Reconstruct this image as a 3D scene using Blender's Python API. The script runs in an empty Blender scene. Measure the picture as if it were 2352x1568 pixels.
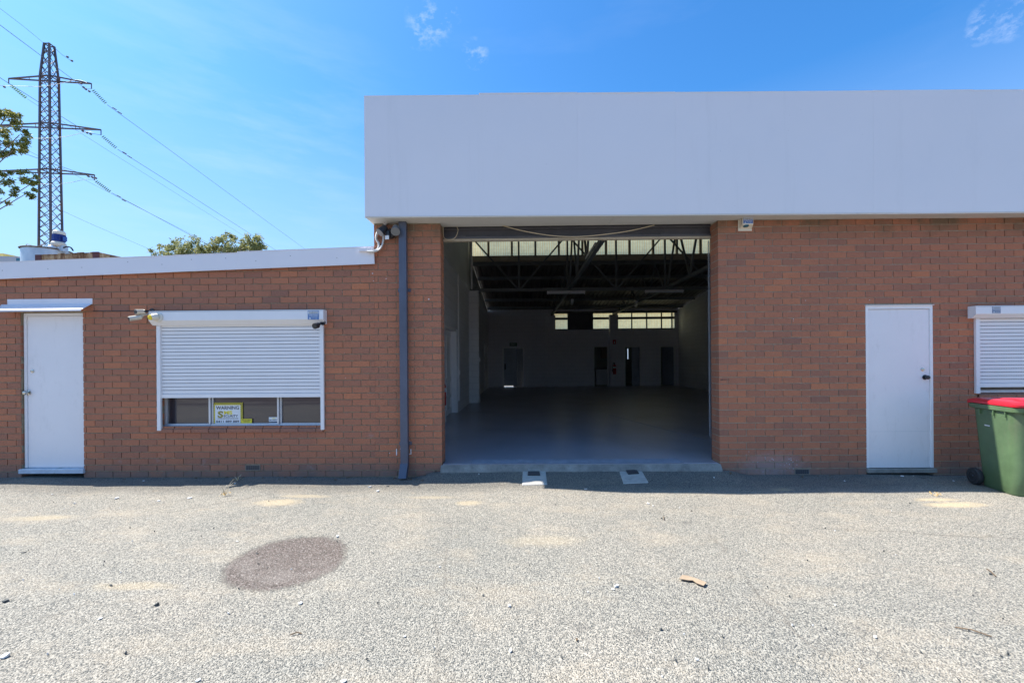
import bpy, bmesh, math, random
from mathutils import Vector, Matrix
random.seed(7)
S = bpy.context.scene
COL = S.collection

# ------------------------------------------------------------------ camera
F = 970.0                      # focal length in survey units (frame is 2352 x 1568 of them)
YAW, ROLL = math.radians(0.8), math.radians(0.45)
CAM = Vector((0, -5.6, 1.53))
SX, SY = 8.1, 43.1
cd = bpy.data.cameras.new('camera'); cam = bpy.data.objects.new('camera', cd); COL.objects.link(cam)
S.camera = cam
cd.sensor_width = 36; cd.lens = 36 * F / 2352; cd.clip_start = 0.05; cd.clip_end = 3000
cd.shift_x = -SX / 2352; cd.shift_y = SY / 2352
fwd = Vector((-math.sin(YAW), math.cos(YAW), 0)); rgt = Vector((math.cos(YAW), math.sin(YAW), 0)); up = Vector((0, 0, 1))
cr = rgt * math.cos(ROLL) - up * math.sin(ROLL); cu = up * math.cos(ROLL) + rgt * math.sin(ROLL)
cam.matrix_world = Matrix(((cr.x, cu.x, -fwd.x, CAM.x), (cr.y, cu.y, -fwd.y, CAM.y), (cr.z, cu.z, -fwd.z, CAM.z), (0, 0, 0, 1)))

def ray(x, y):
    a = (x - 1176 - SX) / F; b = -(y - 784 - SY) / F
    return fwd + cr * a + cu * b
def at(x, y, Y=0.0):
    d = ray(x, y); return CAM + d * ((Y - CAM.y) / d.y)
def gr(x, y, z=0.0):
    d = ray(x, y); return CAM + d * ((z - CAM.z) / d.z)

# ------------------------------------------------------------------ sky and sun
SUN = Vector((-0.665, 0.10, 1.0)).normalized()
w = bpy.data.worlds.new('World'); S.world = w; w.use_nodes = True
nt = w.node_tree; N = nt.nodes; L = nt.links
bg = N['Background']; bg.inputs[1].default_value = 0.12
sky = N.new('ShaderNodeTexSky'); sky.sky_type = 'NISHITA'; sky.sun_disc = False
sky.sun_elevation = math.asin(SUN.z); sky.sun_rotation = math.atan2(SUN.x, SUN.y)
sky.air_density = 1.0; sky.dust_density = 1.0; sky.ozone_density = 1.6
hs = N.new('ShaderNodeHueSaturation'); hs.inputs['Saturation'].default_value = 1.30; hs.inputs['Value'].default_value = 0.98
L.new(sky.outputs[0], hs.inputs['Color'])
tint = N.new('ShaderNodeMix'); tint.data_type = 'RGBA'; tint.blend_type = 'MULTIPLY'; tint.inputs[0].default_value = 1
tint.inputs[7].default_value = (0.68, 1.04, 1.20, 1)
L.new(hs.outputs[0], tint.inputs[6])
tc = N.new('ShaderNodeTexCoord')
sz = N.new('ShaderNodeSeparateXYZ'); L.new(tc.outputs['Generated'], sz.inputs[0])
hz = N.new('ShaderNodeMapRange'); hz.inputs[1].default_value = 0.0; hz.inputs[2].default_value = 0.50; hz.inputs[3].default_value = 0.9; hz.inputs[4].default_value = 0.0; L.new(sz.outputs[2], hz.inputs[0])
hm = N.new('ShaderNodeMix'); hm.data_type = 'RGBA'; L.new(hz.outputs[0], hm.inputs[0]); L.new(tint.outputs[2], hm.inputs[6]); hm.inputs[7].default_value = (2.3, 2.95, 4.3, 1)
def cloud_noise(scale, lo, hi, stretch=(1, 1, 2.4), off=(0, 0, 0), rough=0.6):
    mp = N.new('ShaderNodeMapping'); mp.inputs['Scale'].default_value = stretch; mp.inputs['Location'].default_value = off
    L.new(tc.outputs['Generated'], mp.inputs[0])
    n = N.new('ShaderNodeTexNoise'); n.inputs['Scale'].default_value = scale; n.inputs['Detail'].default_value = 7
    n.inputs['Roughness'].default_value = rough; L.new(mp.outputs[0], n.inputs[0])
    m = N.new('ShaderNodeMapRange'); m.inputs[1].default_value = lo; m.inputs[2].default_value = hi
    L.new(n.outputs[0], m.inputs[0]); return m.outputs[0]
def mth(op, a, b=None, tree=None):
    t = tree or nt
    m = t.nodes.new('ShaderNodeMath'); m.operation = op
    for i, v in enumerate((a, b)):
        if v is None: continue
        if isinstance(v, (int, float)): m.inputs[i].default_value = v
        else: t.links.new(v, m.inputs[i])
    return m.outputs[0]
def near_dir(px, py, rad, soft):
    d = ray(px, py).normalized()
    dt = N.new('ShaderNodeVectorMath'); dt.operation = 'DOT_PRODUCT'
    L.new(tc.outputs['Generated'], dt.inputs[0]); dt.inputs[1].default_value = d
    m = N.new('ShaderNodeMapRange'); m.inputs[1].default_value = math.cos(math.radians(rad)); m.inputs[2].default_value = math.cos(math.radians(soft))
    L.new(dt.outputs['Value'], m.inputs[0]); return m.outputs[0]
wisp = cloud_noise(2.6, 0.52, 0.95, (1, 1, 5), (3, 1, 0))
puff = cloud_noise(34, 0.49, 0.68, (1, 1, 1.6), (0.3, 0, 0.2), 0.65)
mask = None
for (px, py, r0, r1) in ((985, 50, 2.6, 1.0), (1092, 124, 1.6, 0.6), (2272, 36, 1.3, 0.4), (2255, 72, 1.2, 0.4), (960, 80, 1.5, 0.4), (2320, 62, 1.2, .4), (2322, 32, 1.1, .3), (1030, 42, 1.4, .4)):
    m = near_dir(px, py, r0, r1); mask = m if mask is None else mth('MAXIMUM', mask, m)
cl = mth('ADD', mth('MULTIPLY', mth('MULTIPLY', puff, mask), 0.30), mth('ADD', mth('MULTIPLY', wisp, 0.07), mth('MULTIPLY', cloud_noise(5, 0.45, 0.8, (1, 1, 5), (1, 2, 0)), mth('MULTIPLY', near_dir(560, 370, 20, 4), 0.16))))
mx = N.new('ShaderNodeMix'); mx.data_type = 'RGBA'
L.new(cl, mx.inputs[0]); L.new(hm.outputs[2], mx.inputs[6]); mx.inputs[7].default_value = (4.6, 5.0, 6.0, 1)
L.new(mx.outputs[2], bg.inputs[0])
sd = bpy.data.lights.new('sun', 'SUN'); sd.energy = 4.8; sd.angle = math.radians(0.5); sd.color = (1, 0.95, 0.86)
so = bpy.data.objects.new('sun', sd); COL.objects.link(so); so.rotation_mode = 'QUATERNION'
so.rotation_quaternion = SUN.to_track_quat('Z', 'Y'); so.location = (0, 0, 30)
S.view_settings.view_transform = 'Standard'; S.view_settings.look = 'None'; S.view_settings.gamma = 1
S.view_settings.exposure = 0.95
S.cycles.max_bounces = 10; S.cycles.diffuse_bounces = 8; S.cycles.transmission_bounces = 6; S.cycles.use_denoising = True
S.cycles.sample_clamp_indirect = 8; S.cycles.caustics_reflective = False; S.cycles.caustics_refractive = False

# ------------------------------------------------------------------ materials
class MT:
    """small node-graph helper; coordinates are world position in metres"""
    def __init__(s, name, rough=0.6, metal=0.0, spec=0.5):
        s.m = bpy.data.materials.new(name); s.m.use_nodes = True; s.t = s.m.node_tree; s.n = s.t.nodes; s.l = s.t.links
        s.b = s.n['Principled BSDF']; s.b.inputs['Roughness'].default_value = rough; s.b.inputs['Metallic'].default_value = metal
        s.b.inputs['Specular IOR Level'].default_value = spec
        s.geo = s.n.new('ShaderNodeNewGeometry'); s.pos = s.geo.outputs['Position']
    def map(s, scale=(1, 1, 1), src=None, loc=(0, 0, 0), rot=(0, 0, 0)):
        m = s.n.new('ShaderNodeMapping'); m.inputs['Scale'].default_value = scale; m.inputs['Location'].default_value = loc; m.inputs['Rotation'].default_value = rot
        s.l.new(src or s.pos, m.inputs[0]); return m.outputs[0]
    def noise(s, scale, detail=4, rough=0.55, vec=None, col=False):
        n = s.n.new('ShaderNodeTexNoise'); n.inputs['Scale'].default_value = scale; n.inputs['Detail'].default_value = detail; n.inputs['Roughness'].default_value = rough
        s.l.new(vec or s.pos, n.inputs[0]); return n.outputs[1 if col else 0]
    def vor(s, scale, out='Distance', feat='F1', vec=None, rnd=1.0):
        n = s.n.new('ShaderNodeTexVoronoi'); n.feature = feat; n.inputs['Scale'].default_value = scale; n.inputs['Randomness'].default_value = rnd
        s.l.new(vec or s.pos, n.inputs[0]); return n.outputs[out]
    def rng(s, v, a, b, c=0.0, d=1.0):
        m = s.n.new('ShaderNodeMapRange'); m.inputs[1].default_value = a; m.inputs[2].default_value = b; m.inputs[3].default_value = c; m.inputs[4].default_value = d
        s.l.new(v, m.inputs[0]); return m.outputs[0]
    def ramp(s, v, stops, interp='LINEAR'):
        r = s.n.new('ShaderNodeValToRGB'); r.color_ramp.interpolation = interp; e = r.color_ramp.elements
        while len(e) < len(stops): e.new(0.5)
        for i, (p, c) in enumerate(stops): e[i].position = p; e[i].color = (*c, 1)
        s.l.new(v, r.inputs[0]); return r.outputs[0]
    def mix(s, f, a, b, mode='MIX'):
        m = s.n.new('ShaderNodeMix'); m.data_type = 'RGBA'; m.blend_type = mode
        for i, v in ((0, f), (6, a), (7, b)):
            if isinstance(v, (int, float)): m.inputs[i].default_value = v
            elif isinstance(v, tuple): m.inputs[i].default_value = (*v, 1)
            else: s.l.new(v, m.inputs[i])
        return m.outputs[2]
    def math(s, op, a, b=None): return mth(op, a, b, s.t)
    def xyz(s, src=None):
        n = s.n.new('ShaderNodeSeparateXYZ'); s.l.new(src or s.pos, n.inputs[0]); return n.outputs
    def color(s, v):
        if isinstance(v, tuple): s.b.inputs['Base Color'].default_value = (*v, 1)
        else: s.l.new(v, s.b.inputs['Base Color'])
        return s
    def rough(s, v): s.l.new(v, s.b.inputs['Roughness']); return s
    def bump(s, h, dist, strength=1.0):
        b = s.n.new('ShaderNodeBump'); b.inputs['Distance'].default_value = dist; b.inputs['Strength'].default_value = strength
        s.l.new(h, b.inputs['Height']); s.l.new(b.outputs[0], s.b.inputs['Normal']); return s

def paint(name, c, rough=0.4, var=0.06, scale=2.5, metal=0.0, bump=0.0, bscale=60, spec=0.5, grime=0.0):
    k = MT(name, rough, metal, spec)
    n = k.noise(scale, 5, 0.6)
    lo = tuple(x * (1 - var) for x in c); hi = tuple(min(1, x * (1 + var)) for x in c)
    col = k.ramp(n, [(0.3, lo), (0.7, hi)])
    if grime:
        g = k.noise(7, 8, 0.75, k.map((1, 1, 0.35)))
        col = k.mix(k.rng(g, 0.55, 0.8, 0, grime), col, (0.20, 0.17, 0.13))
    k.color(col)
    if bump: k.bump(k.noise(bscale, 3), bump)
    return k.m

M = {}
# bricks: every brick is real geometry, its own tone sits in the attribute "tone"
def brick_mat(name, stained=False):
    k = MT(name, 0.92, 0, 0.25)
    a = k.n.new('ShaderNodeAttribute'); a.attribute_name = 'tone'
    sp = k.n.new('ShaderNodeSeparateColor'); k.l.new(a.outputs['Color'], sp.inputs[0])
    base = k.ramp(sp.outputs[0], [(0.0, (0.235, 0.130, 0.110)), (0.18, (0.300, 0.150, 0.115)), (0.5, (0.360, 0.165, 0.115)), (0.8, (0.410, 0.180, 0.115)), (1.0, (0.48, 0.200, 0.110))])
    base = k.mix(k.rng(k.noise(0.9, 3), 0.35, 0.7), base, k.mix(1.0, base, (0.92, 0.96, 1.04), 'MULTIPLY'))
    base = k.mix(1.0, base, (1.32, 1.13, 0.90), 'MULTIPLY')
    fine = k.noise(75, 5, 0.7, k.map((1, 1, 1.9)))
    base = k.mix(k.rng(fine, 0.30, 0.50, 0.7, 0), base, (0.15, 0.075, 0.06))
    base = k.mix(k.rng(fine, 0.54, 0.72, 0, 0.6), base, (0.52, 0.30, 0.22))
    x = k.xyz()
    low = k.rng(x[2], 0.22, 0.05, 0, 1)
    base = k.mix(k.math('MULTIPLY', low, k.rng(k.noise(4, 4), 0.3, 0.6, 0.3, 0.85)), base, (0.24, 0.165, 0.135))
    # lime bloom and efflorescence in scattered small patches
    e = k.noise(3.1, 6, 0.7, k.map((1, 1, 1), loc=(4, 0, 9)))
    base = k.mix(k.math('MULTIPLY', k.rng(e, 0.62, 0.74, 0, 0.5), k.rng(x[2], 1.3, 0.1, 0, 1)), base, (0.42, 0.36, 0.36))
    if stained:
        g = at(1775, 1066); mp = k.map((1 / .42, 0, 1 / .17), loc=(-g.x / .42, 0, -g.z / .17)); ln = k.n.new('ShaderNodeVectorMath'); ln.operation = 'LENGTH'; k.l.new(mp, ln.inputs[0])
        e = k.math('ADD', ln.outputs['Value'], k.math('MULTIPLY', k.math('SUBTRACT', k.noise(14, 6, .75), .5), 2.2)); base = k.mix(k.rng(e, .5, 1.2, .25, 0), base, (0.50, 0.45, 0.47))
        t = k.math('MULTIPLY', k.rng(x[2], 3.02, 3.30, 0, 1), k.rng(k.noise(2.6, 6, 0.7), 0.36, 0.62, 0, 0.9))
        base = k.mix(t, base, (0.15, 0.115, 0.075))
    k.color(base)
    k.bump(k.math('ADD', fine, k.math('MULTIPLY', k.noise(24, 3, 0.5, k.map((1, 1, 2.2))), 0.8)), 0.007, 0.9)
    return k.m
M['brick'] = brick_mat('brick'); M['brick_dirty'] = brick_mat('brick_weathered', True)
for mn, c0_, c1_ in (('mortar', (0.20, 0.165, 0.115), (0.40, 0.33, 0.235)), ('mortar_pale', (0.30, 0.255, 0.19), (0.50, 0.43, 0.33))):
    k = MT(mn, 0.95, 0, 0.1); k.color(k.ramp(k.noise(22, 5, 0.7), [(0.3, c0_), (0.7, c1_)])); k.bump(k.noise(120, 3), 0.002); M[mn] = k.m
M['vent'] = paint('vent_frame', (0.26, 0.20, 0.15), .8, .15, 20)
M['white_sheet'] = paint('white_fascia_paint', (0.78, 0.75, 0.77), 0.42, 0.035, 0.7, bump=0.0015, bscale=1.6)
k = MT('fascia_paint', 0.38); c = k.ramp(k.noise(0.55, 4, 0.6), [(0.3, (0.755, 0.735, 0.745)), (0.7, (0.79, 0.765, 0.775))])
sp_ = k.vor(7, 'Distance'); c = k.mix(k.rng(sp_, 0.012, 0.03, 0.55, 0), c, (0.25, 0.24, 0.23))
dr = k.noise(2.2, 7, 0.72, k.map((1.6, 1, 0.14)))
c = k.mix(k.rng(dr, 0.55, 0.8, 0, 0.22), c, (0.50, 0.50, 0.49)); k.color(c); k.bump(k.noise(1.4, 2), 0.01, 0.35); M['fascia'] = k.m
M['soffit'] = paint('soffit_board', (0.60, 0.59, 0.56), 0.7, 0.05, 1.5, grime=0.25)
M['white_paint'] = paint('white_paint', (0.84, 0.82, 0.82), 0.35, 0.03, 2, grime=0.10)
M['door_paint'] = paint('door_paint', (0.82, 0.79, 0.80), 0.34, 0.03, 1.1, bump=0.0012, bscale=22, grime=0.22)
M['shutter'] = paint('shutter_aluminium', (0.80, 0.79, 0.80), 0.32, 0.02, 3)
M['cream_plastic'] = paint('cream_plastic', (0.74, 0.69, 0.58), 0.4, 0.05, 12)
M['gap'] = paint('shutter_gap', (0.12, 0.13, 0.15), 0.8, 0.02)
M['alu'] = paint('aluminium_frame', (0.62, 0.64, 0.68), 0.3, 0.04, 4, metal=0.3)
M['slate'] = paint('slate_downpipe', (0.085, 0.098, 0.140), 0.38, 0.14, 3, bump=0.0008, bscale=30)
M['steel_dark'] = paint('dark_steel', (0.075, 0.075, 0.085), 0.45, 0.18, 3, grime=0.25)
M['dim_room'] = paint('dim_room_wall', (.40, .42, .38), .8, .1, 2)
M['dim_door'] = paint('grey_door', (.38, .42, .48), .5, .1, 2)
M['truss'] = paint('painted_truss_steel', (0.16, 0.17, 0.17), 0.5, 0.15, 3)
M['timber_strip'] = paint('pale_timber', (0.42, 0.36, 0.27), 0.7, 0.12, 9)
M['black'] = paint('black_plastic', (0.025, 0.026, 0.03), 0.35, 0.1, 9)
M['rubber'] = paint('rubber', (0.03, 0.03, 0.032), 0.7, 0.2, 20)
M['chrome'] = paint('worn_chrome', (0.55, 0.54, 0.50), 0.22, 0.1, 40, metal=1.0)
M['yellow'] = paint('yellow_ink', (0.80, 0.68, 0.04), 0.45, 0.03)
M['ink'] = paint('dark_ink', (0.025, 0.03, 0.05), 0.5, 0.03)
M['sign_white'] = paint('sign_white', (0.74, 0.77, 0.80), 0.4, 0.02)
M['sign_blue'] = paint('sign_blue', (0.035, 0.13, 0.42), 0.4, 0.05)
M['red'] = paint('red_enamel', (0.48, 0.02, 0.025), 0.3, 0.08, 8)
k = MT('concrete', 0.9, 0, 0.2); c = k.ramp(k.noise(5, 7, 0.7), [(0.3, (0.17, 0.16, 0.145)), (0.7, (0.36, 0.34, 0.30))])
c = k.mix(k.rng(k.noise(60, 4, 0.7), 0.56, 0.72, 0, 0.5), c, (0.12, 0.11, 0.10)); k.color(c); k.bump(k.noise(50, 5, 0.7), 0.004); M['concrete'] = k.m
k = MT('pale_concrete', 0.9, 0, 0.2); k.color(k.ramp(k.noise(9, 7, 0.7), [(0.3, (0.36, 0.34, 0.31)), (0.7, (0.56, 0.53, 0.48))])); k.bump(k.noise(50, 5, 0.7), 0.004); M['pale_concrete'] = k.m
k = MT('painted_threshold', 0.75); c = k.ramp(k.noise(8, 6, 0.7), [(0.3, (0.50, 0.54, 0.60)), (0.7, (0.66, 0.70, 0.76))])
c = k.mix(k.rng(k.noise(5, 4, 0.6, k.map(loc=(1, 2, 3))), 0.6, 0.66, 0, 0.9), c, (0.27, 0.30, 0.24)); k.color(c); k.bump(k.noise(40, 5), 0.004); M['threshold'] = k.m
k = MT('epoxy_floor', 0.3, 0, 0.5); k.color(k.ramp(k.noise(0.8, 6, 0.6), [(0.28, (0.26, 0.265, 0.30)), (0.45, (0.35, 0.355, 0.40)), (0.7, (0.42, 0.42, 0.48))]))
M['floor'] = k.m
M['floor_worn'] = paint('worn_floor_edge', (0.34, 0.36, 0.42), 0.6, 0.2, 9)

def block_mat(name, axis, c0, c1):
    k = MT(name, 0.75, 0, 0.3); x = k.xyz(); cb = k.n.new('ShaderNodeCombineXYZ')
    k.l.new(x[axis], cb.inputs[0]); k.l.new(x[2], cb.inputs[1])
    br = k.n.new('ShaderNodeTexBrick'); br.inputs['Scale'].default_value = 1; br.inputs['Mortar Size'].default_value = 0.006; br.inputs['Brick Width'].default_value = 0.4
    br.inputs['Row Height'].default_value = 0.2; br.inputs['Mortar Smooth'].default_value = 0.3; k.l.new(cb.outputs[0], br.inputs[0])
    c = k.ramp(k.noise(1.2, 5, 0.6), [(0.3, c0), (0.7, c1)])
    k.color(k.mix(k.math('MULTIPLY', br.outputs['Fac'], 0.35), c, tuple(v * 0.55 for v in c0)))
    k.bump(k.math('ADD', k.math('MULTIPLY', br.outputs['Fac'], -1.0), k.math('MULTIPLY', k.noise(60, 4, 0.6), 0.3)), 0.006, 0.8); return k.m
M['block_side'] = block_mat('painted_block_side', 1, (0.76, 0.76, 0.78), (0.82, 0.82, 0.84))
M['block_back'] = block_mat('painted_block_back', 0, (0.74, 0.73, 0.77), (0.80, 0.79, 0.82))
M['block_white'] = block_mat('painted_block_pier', 0, (0.80, 0.80, 0.80), (0.84, 0.84, 0.84))
k = MT('upper_cladding', 0.7); k.color(k.ramp(k.noise(1.5, 4), [(0.3, (0.60, 0.62, 0.61)), (0.7, (0.68, 0.70, 0.69))]))
x = k.xyz(); k.bump(k.rng(k.math('FRACT', k.math('MULTIPLY', x[2], 6.5)), 0.0, 0.12), 0.012); M['cladding'] = k.m
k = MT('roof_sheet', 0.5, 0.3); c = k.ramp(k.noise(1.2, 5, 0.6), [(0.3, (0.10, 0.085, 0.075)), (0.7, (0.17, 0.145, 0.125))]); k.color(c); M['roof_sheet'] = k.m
M['roof_out'] = paint('zinc_roof', (0.42, 0.43, 0.44), 0.45, 0.1, 1.5, metal=0.3)
# fibreglass clerestory sheeting: light passes through
k = MT('fibreglass', 0.5); x = k.xyz()
rib = k.rng(k.math('ABSOLUTE', k.math('SUBTRACT', k.math('FRACT', k.math('MULTIPLY', x[0], 12.5)), 0.5)), 0.1, 0.4)
c = k.mix(rib, (1.0, 0.72, 0.34), (1.0, 0.88, 0.50))
mesh = k.math('MAXIMUM', k.math('LESS_THAN', k.math('FRACT', k.math('MULTIPLY', x[0], 20)), 0.22), k.math('LESS_THAN', k.math('FRACT', k.math('MULTIPLY', x[2], 20)), 0.22))
c = k.mix(k.math('MULTIPLY', mesh, 0.4), c, (0.35, 0.27, 0.14))
c = k.mix(k.rng(k.noise(6, 6, 0.7), 0.45, 0.75, 0, 0.5), c, (0.55, 0.42, 0.24))
tr = k.n.new('ShaderNodeBsdfTranslucent'); k.l.new(c, tr.inputs[0]); k.l.new(tr.outputs[0], k.n['Material Output'].inputs[0]); M['fibreglass'] = k.m
# window glass: dark tinted, mirrors the yard
k = MT('window_glass', 0.03, 0, 1.0); k.color((0.045, 0.038, 0.045)); k.bump(k.noise(1.2, 2), 0.004, 0.3); M['glass'] = k.m
k = MT('dusty_glass', 0.15); k.color(k.ramp(k.noise(3, 6, 0.7), [(0.35, (0.05, 0.05, 0.05)), (0.75, (0.14, 0.13, 0.12))])); M['dusty'] = k.m

# ground
p0, p1 = gr(514, 1320), gr(800, 1254); cc_ = gr(664, 1282)
PATCH = (cc_.x, cc_.y, (p1 - p0).length * .5, .44, math.atan2(p1.y - p0.y, p1.x - p0.x))
def ground_mat(name, fresh=False):
    k = MT(name, 0.9, 0, 0.3); x = k.xyz()
    st = k.map((1, 1, 0.4))
    sc = 98 if not fresh else 120
    d = k.vor(sc, 'Distance', vec=st, rnd=1); cc = k.vor(sc, 'Color', vec=st)
    s2 = k.n.new('ShaderNodeSeparateColor'); k.l.new(cc, s2.inputs[0])
    d2 = k.vor(150, 'Distance', vec=st); c2 = k.vor(150, 'Color', vec=st)
    s3 = k.n.new('ShaderNodeSeparateColor'); k.l.new(c2, s3.inputs[0])
    if fresh:
        stone = k.ramp(s2.outputs[0], [(0, (0.10, 0.08, 0.076)), (0.6, (0.155, 0.122, 0.114)), (0.93, (0.20, 0.16, 0.15)), (1, (0.38, 0.35, 0.33))])
        c = k.mix(k.rng(d, 0.2, 0.6), stone, (0.115, 0.09, 0.083))
    else:
        stone = k.ramp(s2.outputs[0], [(0, (0.075, 0.086, 0.088)), (0.30, (0.14, 0.148, 0.145)), (0.55, (0.25, 0.238, 0.215)), (0.85, (0.38, 0.348, 0.30)), (1, (0.52, 0.48, 0.42))])
        fine = k.ramp(s3.outputs[1], [(0, (0.10, 0.10, 0.095)), (0.45, (0.28, 0.26, 0.225)), (1, (0.46, 0.425, 0.365))])
        c = k.mix(k.rng(d, 0.30, 0.46), stone, fine)
        big = k.noise(0.55, 5, 0.6); c = k.mix(1.0, c, k.ramp(big, [(0.3, (0.88, 0.90, 0.90)), (0.7, (1.10, 1.07, 1.03))]), 'MULTIPLY')
        # windblown sand lying in streaks and pockets
        sand = k.noise(1.7, 7, 0.68, k.map((0.8, 1.5, 1), rot=(0, 0, 0.5)))
        c = k.mix(k.math('MULTIPLY', k.rng(sand, 0.50, 0.76, 0, 0.55), k.rng(k.noise(60, 3), 0.3, 0.6, 0.4, 1)), c, (0.50, 0.41, 0.30))
        sand2 = k.noise(4.5, 6, 0.7, k.map((1, 1.3, 1), loc=(7, 3, 0)))
        c = k.mix(k.math('MULTIPLY', k.rng(sand2, 0.60, 0.78, 0, 0.5), k.rng(x[1], -3.2, -1.2, 0.2, 1)), c, (0.47, 0.37, 0.26))
        for (px, py, rx, ry, am) in ((2192, 1158, .34, .09, .95), (2150, 1146, .24, .06, .8), (640, 1153, .26, .13, .7), (1075, 1153, .16, .09, .6), (700, 1138, .3, .07, .5), (100, 1185, .35, .08, .5), (1797, 1122, .13, .06, .8), (990, 1140, .3, .06, .4), (310, 1345, .3, .06, .45), (1250, 1240, .4, .12, .3)):
            g = gr(px, py); mp = k.map((1 / rx, 1 / ry, 0), loc=(-g.x / rx, -g.y / ry, 0)); ln = k.n.new('ShaderNodeVectorMath'); ln.operation = 'LENGTH'; k.l.new(mp, ln.inputs[0])
            e = k.math('ADD', ln.outputs['Value'], k.math('MULTIPLY', k.math('SUBTRACT', k.noise(9, 6, .7), .5), 1.5))
            c = k.mix(k.rng(e, .45, 1.15, am, 0), c, (0.52, 0.42, 0.28))
        # oval reinstatement patch of finer dark asphalt
        g = PATCH; mp = k.map((1 / g[2], 1 / g[3], 0), src=k.map((1, 1, 1), src=k.map((1, 1, 0), loc=(-g[0], -g[1], 0)), rot=(0, 0, -g[4]))); ln = k.n.new('ShaderNodeVectorMath'); ln.operation = 'LENGTH'; k.l.new(mp, ln.inputs[0])
        e = k.math('ADD', k.math('ADD', ln.outputs['Value'], k.math('MULTIPLY', k.math('SUBTRACT', k.noise(3, 3, .6), .5), .26)), k.math('MULTIPLY', k.math('SUBTRACT', k.noise(55, 3, .6), .5), .30))
        pt = k.ramp(s3.outputs[0], [(0, (0.05, 0.043, 0.038)), (0.5, (0.15, 0.118, 0.103)), (0.9, (0.22, 0.178, 0.158)), (1, (0.40, 0.36, 0.33))])
        pt = k.mix(k.rng(k.noise(2.6, 5, .7), .5, .75, 0, .5), pt, (0.30, 0.265, 0.235))
        c = k.mix(k.rng(e, .93, .99, .93, 0), c, pt)
        rim = k.math('MULTIPLY', k.rng(e, .93, .99, 0, 1), k.rng(e, .99, 1.05, 1, 0)); c = k.mix(k.math('MULTIPLY', rim, .55), c, (0.09, 0.075, 0.065))
        # oil drips
        oil = k.vor(1.15, 'Distance', vec=k.map((1, 1.4, 0.001), loc=(2.2, 0.4, 0)))
        c = k.mix(k.math('MULTIPLY', k.rng(oil, 0.03, 0.085, 0.55, 0), k.rng(k.noise(25, 4), 0.3, 0.6)), c, (0.09, 0.085, 0.08))
        # hairline cracks
        cv = k.n.new('ShaderNodeTexVoronoi'); cv.feature = 'DISTANCE_TO_EDGE'; cv.inputs['Scale'].default_value = 0.42
        wv = k.mix(0.16, k.pos, k.noise(2.2, 5, 0.6, col=True)); k.l.new(wv, cv.inputs[0])
        c = k.mix(k.math('MULTIPLY', k.rng(cv.outputs['Distance'], 0.001, 0.0045, 0.45, 0), k.rng(k.noise(0.8, 3, 0.5, k.map(loc=(5, 5, 0))), 0.48, 0.6)), c, (0.14, 0.12, 0.10))
        # ground darkened along the wall: the building's shade put into the colour
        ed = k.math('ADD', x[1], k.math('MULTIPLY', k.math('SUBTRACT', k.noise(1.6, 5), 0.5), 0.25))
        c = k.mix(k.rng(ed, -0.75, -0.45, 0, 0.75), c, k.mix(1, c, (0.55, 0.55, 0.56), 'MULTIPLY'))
    if not fresh:
        road = k.noise(0.5, 6, 0.7, k.map((0.35, 1.6, 1), rot=(0, 0, .12)))
        old = k.ramp(road, [(0.35, (0.04, 0.04, 0.035)), (0.46, (0.12, 0.09, 0.10)), (0.54, (0.10, 0.08, 0.09)), (0.57, (0.42, 0.38, 0.34)), (0.62, (0.13, 0.11, 0.10))])
        c = k.mix(k.rng(x[1], -8.6, -9.6, 0, 0.85), c, old)
    k.color(c)
    h = k.math('ADD', k.math('MULTIPLY', k.rng(d, 0, 0.55), -1.0), k.math('MULTIPLY', d2, -0.4))
    k.bump(h, 0.008 if not fresh else 0.004, 0.85); return k.m
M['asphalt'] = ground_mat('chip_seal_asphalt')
k = MT('sand', 0.95, 0, 0.1); k.color(k.ramp(k.noise(40, 5, 0.7), [(0.3, (0.42, 0.32, 0.20)), (0.7, (0.62, 0.51, 0.35))])); k.bump(k.noise(90, 3), 0.004); M['sand'] = k.m

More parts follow.
